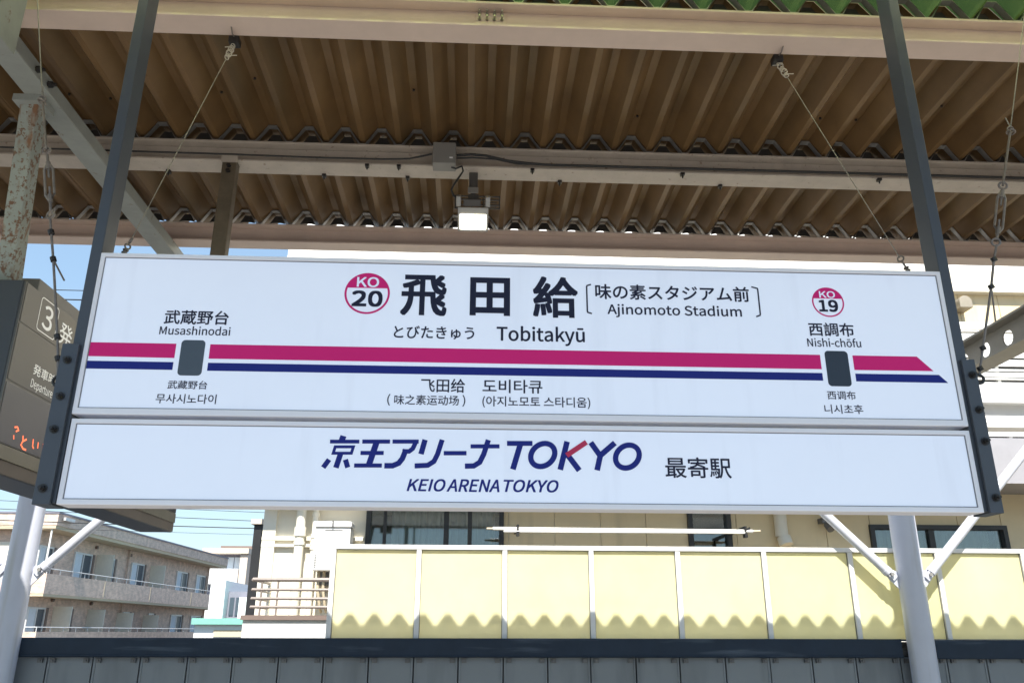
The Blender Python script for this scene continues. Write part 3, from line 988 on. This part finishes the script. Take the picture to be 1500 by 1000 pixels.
lettering('発車時刻', 3.476, 3.735, 2.694, 2.742, on_board, M['board_text'], db, .8)
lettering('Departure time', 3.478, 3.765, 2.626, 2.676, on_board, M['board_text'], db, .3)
LED = [(.007, [(3.424, 2.446), (3.446, 2.452), (3.458, 2.441), (3.440, 2.432)]), (.007, [(3.430, 2.414), (3.436, 2.398)]),
       (.008, [(3.500, 2.428), (3.508, 2.402)]), (.008, [(3.534, 2.420), (3.505, 2.404), (3.498, 2.388), (3.520, 2.376), (3.545, 2.376)]),
       (.008, [(3.585, 2.432), (3.590, 2.402), (3.602, 2.394)]), (.008, [(3.630, 2.428), (3.634, 2.402)]),
       (.008, [(3.675, 2.432), (3.680, 2.400), (3.690, 2.394)]), (.008, [(3.716, 2.430), (3.722, 2.404)]),
       (.007, [(5.18, 2.44), (5.21, 2.40), (5.25, 2.41)]), (.007, [(5.30, 2.44), (5.31, 2.40)]), (.007, [(5.36, 2.44), (5.37, 2.40), (5.39, 2.42)])]
o = strokes(LED, on_board, M['led'], db)
MB().box(-2.07, -1.965, 3.50, 4.05, 3.0525, 3.150).build('hanger_channel', M['jbox'], db, bevel=.004)
MB().box(-2.03, -1.93, 4.06, 4.30, 3.0525, 3.135).build('driver_box', M['offwhite'], db, bevel=.004)
MB().box(-2.11, -1.98, 3.36, 3.49, 3.0525, 3.0578).build('hanger_plate', M['jbox'], db)

# ================================================================== NEW CANOPY POSTS WITH Y BRACES AND THE HOLED BEAMS
PY = 6.56


def holed_plate(mb, y0, n, step, zc, h, r, x, t):
    """web in the yz plane with n round holes, step apart"""
    K = 32
    for s_, xx in ((-1, x - t / 2), (1, x + t / 2)):
        for i in range(n):
            yc = y0 + i * step
            inner, outer = [], []
            for k in range(K):
                a = 2 * math.pi * k / K
                c, sn = math.cos(a), math.sin(a)
                inner.append((xx, yc + r * c, zc + r * sn))
                m_ = 1 / max(abs(c) / (step / 2), abs(sn) / (h / 2))
                outer.append((xx, yc + c * m_, zc + sn * m_))
            mb.add(inner + outer, [(k, (k + 1) % K, K + (k + 1) % K, K + k) for k in range(K)])
    for i in range(n):
        yc = y0 + i * step
        vs = [(xx, yc + r * math.cos(2 * math.pi * k / K), zc + r * math.sin(2 * math.pi * k / K)) for xx in (x - t / 2, x + t / 2) for k in range(K)]
        mb.add(vs, [(k, (k + 1) % K, K + (k + 1) % K, K + k) for k in range(K)])


def corner_fix(mb, y0, n, step, zc, h, x, t):
    """fills the corners that the radial cells leave open"""
    pass


frame_t = thing('canopy_gantry', 'white longitudinal beam and holed cross beams on the round posts behind the name board', 'steel frame')
lb = h_beam(6.55, .16, 3.262, 3.486, -9, 11, .012, .010)
lo_ = lb.build('long_beam', M['white_beam'], frame_t, bevel=.002)
hb = MB()
for xc in (-3.39, 3.46):
    for dx in (.60, .66, .72, .78, .84):
        for z in (3.31, 3.345, 3.40, 3.44):
            if (dx, z) != (.72, 3.40):
                hb.tube([(xc + dx, 6.5449, z), (xc + dx, 6.53, z)], .010, 6)
hb.build('bolt', M['bolt'], lo_)
for xc in (-3.39, 3.46):
    b = MB()
    ya, yb = 2.75, 6.468
    holed_plate(b, ya + .124, 15, .2479, 3.459, .176, .053, xc, .010)
    b.box(xc - .082, xc + .082, ya, yb, 3.357, 3.3705)
    b.box(xc - .082, xc + .082, ya, yb, 3.5475, 3.561)
    hbm = b.build('holed_beam', M['cast_beam'], frame_t)
    hbm['label'] = 'grey steel cross beam with a row of round holes'

for xc, lab in ((-3.385, 'white round canopy post with Y braces in front of the brown apartment building'),
                (3.463, 'white round canopy post with Y braces in front of the yellow screens')):
    pt = thing('canopy_post', lab, 'post', 'round white canopy posts')
    MB().tube([(xc, PY, 0), (xc, PY, 3.262)], .0985, 40).build('post_tube', M['white_post'], pt, smooth=True)
    MB().box(xc - .17, xc + .17, PY - .17, PY + .17, 0, .02).build('base_plate', M['white_post'], pt)
    for s_ in (-1, 1):
        br = thing_part = None
        a, b = Vector((xc + s_ * .155, PY + .01, 2.085)), Vector((xc + s_ * 1.33, PY + .01, 3.262))
        d = (b - a).normalized()
        brc = MB().tube([a + d * .035, b], .036, 20).tube([a + d * .02, a + d * .055], .040, 20).build('brace', M['white_post'], pt, smooth=True)
        cl = MB()
        for dy in (-.020, .020):
            cl.bar(a - d * .045 + Vector((0, dy, 0)), a + d * .03 + Vector((0, dy, 0)), .010, .052, (0, 1, 0) if False else (0, 0, 1))
        cl.build('clevis', M['white_post'], brc, bevel=.003)
        MB().tube([a + Vector((0, -.045, 0)), a + Vector((0, .045, 0))], .014, 12).build('pin', M['bracket'], brc)
        gp = MB().prism([(xc + s_ * .093, 1.965), (xc + s_ * .175, 2.055), (xc + s_ * .175, 2.115), (xc + s_ * .145, 2.125), (xc + s_ * .093, 2.105)],
                        lambda u, v: (u, PY + .003, v), lambda u, v: (u, PY + .017, v))
        gp.build('gusset_plate', M['white_post'], pt, bevel=.002)

# ================================================================== PLATFORM FENCE AND WIND SCREENS
fence = thing('platform_fence', 'low grey panel fence with a blue-grey top rail behind the platform', 'fence')
MB().box(-3.36, 3.335, 6.600, 6.668, 1.470, 1.606).box(-3.30, 3.335, 6.592, 6.600, 1.476, 1.490).build('top_rail', M['rail'], fence, bevel=.006)
MB().box(3.60, 9.6, 6.600, 6.668, 1.462, 1.600).build('top_rail', M['rail'], fence, bevel=.006)
MB().box(3.335, 3.38, 6.606, 6.66, 1.49, 1.535).box(3.56, 3.60, 6.606, 6.66, 1.49, 1.535).build('rail_joint', M['bolt'], fence)
gx = [-3.46, -3.123, -2.791, -2.447, -2.101, -1.769, -1.43, -1.095, -.757, -.419, -.083, .259, .598, .925, 1.275, 1.613, 1.969, 2.316, 2.649, 2.994, 3.346, 3.717, 4.034,
      4.375, 4.715, 5.055, 5.395, 5.735, 6.075]
for a, b in zip(gx[:-1], gx[1:]):
    pn = MB().box(a + .005, b - .005, 6.690, 6.715, .05, 1.474).box(a + .005, a + .02, 6.684, 6.690, .05, 1.474).box(b - .02, b - .005, 6.684, 6.690, .05, 1.474) \
        .build('fence_panel', M['panel'], fence, bevel=.002)
    for x in (a + .045, b - .045):
        MB().box(x - .018, x + .018, 6.664, 6.6838, 1.432, 1.462).tube([(x, 6.665, 1.446), (x, 6.655, 1.446)], .008, 6).build('panel_clip', M['clip'], pn)
MB().box(-3.4, 9.6, 6.735, 6.785, .03, 1.585).build('dark_backing', M['dark_gap'], fence)  # dark sheet added so the gaps in the fence read black
for x in (.905, 2.325, 3.72):
    MB().box(x - .02, x + .02, 6.70, 6.734, .0, 1.474).build('fence_post', M['panel'], fence)

mull = [-1.073, -.408, .267, .952, 1.645, 2.344, 3.049, 3.767, 4.484, 5.20, 5.91]
ws = thing('wind_screen', 'row of frosted yellow panes in white frames standing on the fence rail', 'wind screen')
for x in mull:
    MB().box(x - .019, x + .019, 6.668, 6.712, 1.602, 2.262).build('mullion', M['screen_frame'], ws, bevel=.002)
MB().box(mull[0] - .019, mull[-1] + .019, 6.664, 6.716, 2.2625, 2.297).build('top_bar', M['screen_frame'], ws, bevel=.003)
MB().box(mull[0] - .019, mull[-1] + .019, 6.672, 6.712, 1.590, 1.6018).build('bottom_bar', M['rail'], ws)
for a, b in zip(mull[:-1], mull[1:]):
    MB().box(a + .0195, b - .0195, 6.690, 6.696, 1.6022, 2.262).build('pane', M['pane'], ws)
    MB().frame(a + .0195, b - .0195, 1.6022, 2.262, .004, 6.684, 6.6896).build('gasket', M['clip'], ws)

# ================================================================== CREAM BUILDING BEHIND THE FENCE
cb_ = thing('cream_building', 'cream sided building with black framed windows behind the yellow screens', 'building')
YW = 10.0
XL, XR = -2.45, 15.0
ZTOP = 6.29
wins = [(-1.25, .385, 1.2, 3.45, 'big'), (2.61, 3.14, 1.6, 3.35, 'slim'), (4.85, 6.57, 1.75, 2.898, 'slide')]
# wall core with openings
wl = MB()
xs = [XL] + [v for w_ in wins for v in (w_[0], w_[1])] + [XR]
for i in range(0, len(xs) - 1):
    if i % 2 == 0:
        wl.box(xs[i], xs[i + 1], YW + .02, YW + .25, -1.2, ZTOP)
    else:
        w_ = wins[i // 2]
        wl.box(xs[i], xs[i + 1], YW + .02, YW + .25, -1.2, w_[2])
        wl.box(xs[i], xs[i + 1], YW + .02, YW + .25, w_[3], ZTOP)
wl.box(XL, XL + .25, YW + .25, 18, -1.2, ZTOP).box(XR - .25, XR, YW + .25, 18, -1.2, ZTOP).box(XL + .25, XR - .25, 17.75, 18, -1.2, ZTOP)
wl.box(XL + .25, XR - .25, YW + .25, 17.75, 3.5, 3.7).box(XL + .25, XR - .25, YW + .25, 17.75, ZTOP - .2, ZTOP - .02)
wl.build('wall', M['cream_pale'], cb_)
# siding boards in front of the core
sd = MB()
cuts = [-1.215 + .553 * k for k in range(-3, 30)]
for a, b in zip(cuts[:-1], cuts[1:]):
    a2, b2 = max(a + .004, XL), min(b - .004, XR)
    if b2 <= a2 or a2 < -1.3:
        continue
    segs = [(-1.2, ZTOP - .001)]
    for x0, x1, z0, z1, k_ in wins:
        if b2 > x0 and a2 < x1:
            if a2 < x0 - .03:
                sd.box(a2, x0 - .002, YW, YW + .0195, z0, z1)
            if b2 > x1 + .03:
                sd.box(x1 + .002, b2, YW, YW + .0195, z0, z1)
            segs = [(-1.2, z0), (z1, ZTOP - .001)]
    for z0, z1 in segs:
        sd.box(a2, b2, YW, YW + .0195, z0, z1)
sd.build('siding', M['cream'], cb_)
MB().box(XL - .03, XR, YW - .05, YW + .3, 6.315, 7.6).build('parapet', M['offwhite'], cb_)
MB().box(XL - .01, XR, YW - .02, YW + .3, 6.2905, 6.3145).build('parapet_flashing', M['grey_fascia'], cb_)
MB().box(XL - .02, XR, YW - .12, YW - .001, 5.98, 6.28).build('eaves_band', M['cream_pale'], cb_)
# upper balcony: grey fascia slab, white rails above
MB().box(-1.26, XR, 9.22, YW - .001, 3.285, 3.82).build('balcony_slab', M['grey_fascia'], cb_)
bl = MB()
for z0, z1 in ((3.86, 4.53), (4.565, 4.585), (4.60, 4.655), (4.675, 4.70), (4.74, 4.82), (4.85, 5.09), (5.10, 5.16), (5.185, 5.20), (5.215, 5.31)):
    bl.box(1.0, XR, 9.30, 9.33, z0, z1)
for x in [1.0 + .9 * k for k in range(16)]:
    bl.box(x, x + .04, 9.332, 9.37, 3.82, 5.33)
bl.build('balcony_rail', M['offwhite'], cb_)
MB().box(1.0, XR, 9.372, 9.40, 3.84, 5.20).build('balcony_screen', M['dark_gap'], cb_)
# short hood above the left part
MB().box(XL - .05, -1.262, 9.72, YW - .001, 3.08, 3.16).build('hood', M['cream_pale'], cb_)
MB().box(XL - .002, -1.275, YW - .035, YW + .019, 2.66, 2.70).box(XL - .002, -1.275, YW - .035, YW + .019, 2.585, 2.62).build('moulding', M['cream_pale'], cb_)
MB().box(XL, -2.30, YW - .03, YW + .019, -1.2, 3.08).build('corner_board', M['cream_pale'], cb_)


def window(x0, x1, z0, z1, kind):
    w = .055 if kind != 'slim' else .06
    f = MB().frame(x0, x1, z0, z1, w, YW - .04, YW + .06).build('window_frame', M['black_frame'], cb_, bevel=.003)
    bars = MB()
    if kind == 'big':
        for xx, ww in ((-1.03, .035), (-.30, .06), (-.02, .05)):
            bars.box(xx - ww / 2, xx + ww / 2, YW - .02, YW + .05, z0 + w, z1 - w)
    if kind == 'slide':
        bars.box(5.58, 5.65, YW - .02, YW + .05, z0 + w, z1 - w)
    if bars.v:
        bars.build('sash', M['black_frame'], f)
    MB().box(x0 + w, x1 - w, YW + .020, YW + .026, z0 + w, z1 - w).build('glass', M['glass'], f)
    cu_ = MB()
    n = 60
    a, b = (x0 + .28, x1 - .1) if kind == 'big' else (x0 + .1, x1 - .1)
    vs = []
    for i in range(n + 1):
        x = a + (b - a) * i / n
        y = YW + .22 + .025 * math.sin(i * 1.3) + .012 * math.sin(i * 2.9)
        vs += [(x, y, z0 + .02), (x, y, z1 - .02)]
    if kind != 'slim':
        cu_.add(vs, [(2 * i, 2 * i + 2, 2 * i + 3, 2 * i + 1) for i in range(n)])
        cu_.build('curtain', M['curtain'], f, smooth=True)


for w_ in wins:
    window(*w_)
rb = MB()
rb.box(XL + .26, XR - .26, 14.0, 14.1, -1.2, 3.49)
rb.build('inner_wall', M['room'], cb_)
MB().box(-.30, -.10, YW + .6, YW + .72, 3.40, 3.44).box(-.30, -.10, YW + .9, YW + 1.02, 3.40, 3.44).build('ceiling_lamp', M['ceil_lamp'], cb_)
# pipes
dp = MB().tube([(-2.00, 9.90, -1), (-2.00, 9.90, 3.08)], .055, 18).tube([(-2.00, 9.90, 2.70), (-2.00, 9.90, 2.80)], .070, 18).tube([(-2.00, 9.90, 2.60), (-2.00, 9.90, 2.64)], .066, 18)
dp.build('downpipe', M['cream_pale'], cb_, smooth=True)
dp = MB().tube([(-1.835, 9.92, -1), (-1.835, 9.92, 3.08)], .034, 14)
for z in (2.93, 2.68, 2.60, 2.55):
    dp.tube([(-1.835, 9.92, z), (-1.835, 9.92, z + .045)], .044, 14)
dp.build('downpipe', M['cream_pale'], cb_, smooth=True)
dp = MB().tube([(3.73, 9.92, 2.74), (3.73, 9.92, 3.30)], .075, 18).tube([(3.76, 9.88, 2.635), (3.745, 9.91, 2.73)], .082, 18)
dp.build('downpipe', M['cream_pale'], cb_, smooth=True)
sp = MB().box(4.22, 4.34, 9.86, YW - .001, 2.90, 2.96).tube([(4.29, 9.88, 2.885), (4.30, 9.82, 2.82)], .05, 12)
sp.build('camera_lamp', M['clip'], cb_)
# vent hood on the upper wall
vh = MB()
prof = []
for k in range(13):
    a = math.pi * k / 12
    prof.append((-.11 * math.cos(a), .11 * math.sin(a)))
poly = [(6.49 + u * .78, 5.79 + v * .78) for u, v in prof] + [(6.576, 5.71), (6.404, 5.71)]
vh.prism(poly, lambda u, v: (u, 9.78, v), lambda u, v: (u, 9.999, v))
vh.build('vent_hood', M['hood'], cb_, bevel=.004)
# dark tiled wing at the left corner
MB().box(-2.60, -2.452, 10.15, 14, -1.2, 2.86).build('dark_wing', M['black_frame'], cb_)
MB().box(-2.63, -2.43, 10.1, 14, 2.8605, 2.92).build('wing_cap', M['concrete_tan'], cb_)
# balcony at the left corner
MB().box(-2.36, 6.0, 9.15, 9.28, -1.2, 1.765).box(-2.36, -2.24, 9.28, 9.99, -1.2, 1.765).build('balcony_wall', M['offwhite'], cb_)
MB().box(-2.38, 6.0, 9.12, 9.30, 1.7655, 1.812).build('balcony_cap', M['brown_cap'], cb_)
br_ = MB()
for z, r_ in ((2.172, .016), (2.07, .010), (1.98, .010), (1.895, .010)):
    br_.tube([(-2.31, 9.2, z), (.30, 9.2, z)], r_ + .006, 8)
    br_.tube([(-2.31, 9.2, z), (-2.31, 9.95, z)], r_, 8)
for x in (-2.21, -2.04, -1.48, -.75, .0, .28):
    br_.tube([(x, 9.2, 1.812), (x, 9.2, 2.172)], .011, 8)
br_.build('balcony_railing', M['rail_brown'], cb_)

wh = thing('water_heater', 'white wall-mounted water heater box left of the yellow screens', 'water heater')
MB().box(-1.772, -1.372, 9.60, 9.86, 2.297, 2.765).build('case', M['offwhite'], wh, bevel=.008)
MB().box(-1.782, -1.362, 9.58, 9.87, 2.770, 2.835).build('flue_cap', M['offwhite'], wh, bevel=.012)
MB().box(-1.66, -1.46, 9.594, 9.5996, 2.735, 2.742).box(-1.582, -1.562, 9.572, 9.5798, 2.772, 2.842).build('seam', M['clip'], wh)
g_ = MB()
for k in range(8):
    g_.box(-1.757, -1.735, 9.596, 9.5998, 2.33 + k * .018, 2.338 + k * .018)
g_.build('vent_slot', M['clip'], wh)
pp = MB()
for x in (-1.72, -1.66, -1.58, -1.50):
    pp.tube([(x, 9.74, 2.297), (x, 9.74, 2.10), (x + .03, 9.80, 1.90), (x + .03, 9.90, 1.86)], .016, 8)
pp.build('pipe', M['soffit'], wh, smooth=True)
MB().box(-1.75, -1.40, 9.87, 9.999, 2.15, 2.80).build('bracket', M['clip'], wh)

lp = thing('laundry_pole', 'long pale laundry pole on the wall above the yellow screens', 'laundry pole')
MB().tube([(.24, 9.4, 2.746), (3.20, 9.4, 2.738)], .020, 12).build('outer_pole', M['offwhite'], lp, smooth=True)
MB().tube([(.36, 9.37, 2.712), (3.10, 9.37, 2.716)], .012, 10).build('inner_pole', M['offwhite'], lp, smooth=True)
MB().tube([(.17, 9.4, 2.746), (.24, 9.4, 2.746)], .012, 10).tube([(3.20, 9.4, 2.738), (3.29, 9.4, 2.742)], .013, 10).build('end_cap', M['soffit'], lp)
hk = MB()
for x in (.52, 3.11):
    hk.box(x - .012, x + .012, 9.36, 9.999, 2.755, 2.79).box(x - .016, x + .016, 9.355, 9.43, 2.665, 2.715).ring((x, 9.395, 2.735), (1, 0, 0), .030, .008, 16, 6)
hk.bar((3.11, 9.39, 2.75), (3.17, 9.39, 2.775), .02).build('holder', M['bolt'], lp)

# ================================================================== BROWN APARTMENT BUILDING (local frame: x along the facade, y into it)
ap = thing('apartment_building', 'brown tiled apartment block with long balconies beyond the left post', 'building')
ap.location = (-23.68, 48.8646, 0)
ap.rotation_euler = (0, 0, math.atan2(0.99937, 0.03542))
fixed_roots = {ap.name}
MB().box(.9, 30.1, 1.3, 12, -1.2, 7.15).build('wall', M['tile'], ap)
MB().box(.1, 31.2, .0, 12.3, 7.36, 8.02).build('parapet', M['tile'], ap)
MB().box(.05, 31.25, -.06, 12.4, 8.021, 8.12).build('parapet_cap', M['slate_wall'], ap)
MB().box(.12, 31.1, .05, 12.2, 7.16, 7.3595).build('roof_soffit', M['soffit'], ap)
MB().box(0, 31.3, 0, .16, 3.62, 4.70).box(0, .16, .16, 12, 3.62, 4.70).build('balcony_front', M['tile'], ap)
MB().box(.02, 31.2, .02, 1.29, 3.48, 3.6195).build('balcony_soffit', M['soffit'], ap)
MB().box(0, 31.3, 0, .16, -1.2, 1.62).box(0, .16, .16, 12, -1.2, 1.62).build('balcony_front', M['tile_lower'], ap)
MB().box(.161, 31.2, .161, 1.29, .2, .4).build('balcony_floor', M['soffit'], ap)
for u in (7.2, 14.5, 22.8, 27.6):
    MB().box(u, u + .09, -.012, -.001, 3.7, 4.65).build('spout_slot', M['soffit'], ap)
rl = MB()
for z in (4.98, 1.86):
    rl.tube([(.08, .08, z), (31.2, .08, z)], .03, 6)
    rl.tube([(.08, .08, z), (.08, 8, z)], .03, 6)
    for k in range(22):
        rl.tube([(.1 + 1.48 * k, .08, z - .28), (.1 + 1.48 * k, .08, z)], .025, 5)
rl.build('balcony_rail', M['alu'], ap)
for u, z0, z1 in ((8.25, 4.3, 6.42), (17.1, 4.3, 6.38), (3.86, 1.0, 3.05), (8.2, 1.0, 2.97), (12.55, 1.0, 2.86), (17.05, 1.0, 2.80)):
    MB().box(u, u + .06, .17, 1.29, z0, z1).build('balcony_partition', M['partition'], ap)


def apt_window(u0, u1, z0, z1, cur=.4):
    f = MB()
    f.v, f.f = [], []
    for a, b, c, d_ in ((u0, u0 + .1, z0, z1), (u1 - .1, u1, z0, z1), (u0 + .1, u1 - .1, z0, z0 + .1), (u0 + .1, u1 - .1, z1 - .1, z1), ((u0 + u1) / 2 - .05, (u0 + u1) / 2 + .05, z0 + .1, z1 - .1)):
        f.box(a, b, 1.20, 1.299, c, d_)
    fr = f.build('window', M['alu'], ap)
    MB().box(u0 + .1, u1 - .1, 1.262, 1.28, z0 + .1, z1 - .1).build('glass', M['slate'], fr)
    MB().box(u0 + .1, u0 + .1 + (u1 - u0) * cur, 1.24, 1.259, z0 + .1, z1 - .1).build('curtain', M['curtain_blue'], fr)
    MB().box(u1 + .02, u1 + .22, 1.15, 1.299, z0, z1).build('shutter_box', M['brown_cap'], fr)


for u0, u1 in ((1.0, 2.6), (5.2, 7.5), (9.2, 10.8), (13.6, 15.8), (18.0, 19.2), (22.4, 24.8), (27.0, 29.2)):
    apt_window(u0, u1, 4.4, 6.35)
for u0, u1 in ((1.0, 2.9), (4.6, 5.9), (9.0, 10.2), (13.4, 14.4), (17.8, 18.8), (22.3, 24.7), (26.8, 29.2)):
    apt_window(u0, u1, .9, 2.95, .45)
dpp = MB()
for u in (12.9, 29.8):
    dpp.tube([(u, 1.18, -1), (u, 1.18, 7.15)], .06, 8)
dpp.build('downpipe', M['tile_lower'], ap)
vv = MB()
for u, z in ((7.9, 6.85), (8.4, 3.35), (3.5, 3.4), (13.2, 6.8)):
    vv.tube([(u, 1.15, z), (u, 1.299, z)], .11, 10)
vv.build('vent_cap', M['brown_cap'], ap)
MB().box(.83, .899, 2.6, 5.6, 4.55, 6.5).build('end_window', M['partition'], ap)
MB().tube([(.25, .3, 4.7), (.25, .3, 7.16)], .05, 8).build('rain_pipe', M['offwhite'], ap)
an = MB().box(.5, 1.6, -.25, -.12, 7.68, 7.85).box(.8, 1.3, -.12, .0, 7.7, 7.8).build('eaves_lamp', M['alu'], ap)

# ================================================================== FAR HOUSES
fh = thing('white_apartment_block', 'white three-storey block with dark window bands far behind the brown apartments', 'building')
MB().box(-27.2, -22.4, 90.2, 100, -1.2, 9.25).build('wall', M['slate_wall'], fh)
MB().box(-27.7, -23.0, 88.6, 100, 9.26, 9.80).build('roof_slab', M['concrete_tan'], fh)
MB().box(-26.3, -23.0, 90.0, 99, 9.81, 10.15).build('penthouse_band', M['brown_cap'], fh)
for z0, z1 in ((6.25, 7.75), (2.6, 4.4)):
    MB().box(-27.3, -23.9, 88.7, 90.19, z0, z1).build('balcony', M['concrete_white'], fh)
MB().box(-23.85, -23.1, 88.9, 90.19, -1.2, 9.25).build('corner_pier', M['concrete_tan'], fh)
for z0, z1 in ((7.85, 9.0), (4.6, 6.0)):
    for k in range(4):
        MB().box(-26.9 + k * .72, -26.26 + k * .72, 90.12, 90.199, z0, z1).build('window', M['curtain_blue'], fh)

fm = thing('white_townhouse', 'small white house with a stepped wall left of the cream building corner', 'building')
MB().box(-17.9, -16.9, 60, 66, -1.2, 5.0).box(-16.0, -14.2, 60.5, 68, -1.2, 3.9).build('wall', M['concrete_white'], fm)
MB().box(-16.88, -15.5, 61, 70, -1.2, 4.3).build('side_wing', M['slate_wall'], fm)
for k in range(3):
    MB().box(-16.75 + k * .42, -16.45 + k * .42, 60.94, 60.99, 2.7, 3.9).build('window', M['slate'], fm)
MB().box(-15.3, -14.95, 60.42, 60.49, 3.0, 3.6).build('window', M['slate'], fm)
gh = thing('green_roofed_house', 'low white house with a pale green roof edge above the fence rail', 'building')
MB().box(-16.8, -12.5, 54, 60, -1.2, 2.05).build('wall', M['concrete_white'], gh)
MB().box(-16.9, -12.4, 53.6, 60.2, 2.06, 2.42).build('roof', M['green_roof'], gh)
MB().box(-15.6, -13.8, 53.93, 53.995, 1.35, 1.75).build('shutter', M['soffit'], gh)

# overhead lines across the sky
for k, (y, za, zb_, r_) in enumerate(((30, 5.73, 5.58, .016), (30.3, 5.46, 5.30, .020), (30.6, 5.20, 5.11, .028), (31, 5.02, 4.93, .012))):
    xa, xb = -9.9, -7.15
    sl2 = (zb_ - za) / (xb - xa)
    pts = []
    for i in range(41):
        x = -45 + i * 2.25
        pts.append((x, y, za + sl2 * (x - xa) * .6 + .0016 * ((x + 8.5) ** 2) * .35))
    tag(MB().tube(pts, r_ * .6, 5).build('overhead_line', M['cable']),
        ['thin dark line, highest of the overhead lines below the boards', 'thin dark line, second highest of the overhead lines', 'thick dark line, third of the overhead lines from the top', 'faint line, lowest of the overhead lines'][k],
        'power line', 'overhead lines crossing the sky')
for k, (y, z, r_) in enumerate(((30, 14.03, .03), (30.4, 13.80, .045))):
    pts = [(-45 + i * 2.5, y, z - .05 * (i - 12) * .2) for i in range(25)]
    tag(MB().tube(pts, r_ * .6, 5).build('overhead_line', M['cable']),
        ['upper of the two dark lines between the departure board and the left post', 'lower of the two dark lines between the departure board and the left post'][k],
        'power line', 'overhead lines crossing the sky')

# ================================================================== every thing's empty goes to its own base
bpy.context.view_layer.update()
for root in [o for o in SC.objects if o.type == 'EMPTY' and o.parent is None and o.name not in fixed_roots]:
    lo3, hi3 = Vector((1e9,) * 3), Vector((-1e9,) * 3)
    for ch in root.children_recursive:
        for c in ch.bound_box:
            w_ = ch.matrix_world @ Vector(c)
            lo3 = Vector(map(min, lo3, w_))
            hi3 = Vector(map(max, hi3, w_))
    base = Vector(((lo3.x + hi3.x) / 2, (lo3.y + hi3.y) / 2, lo3.z))
    root.location = base
    for ch in root.children:
        ch.location = ch.location - base
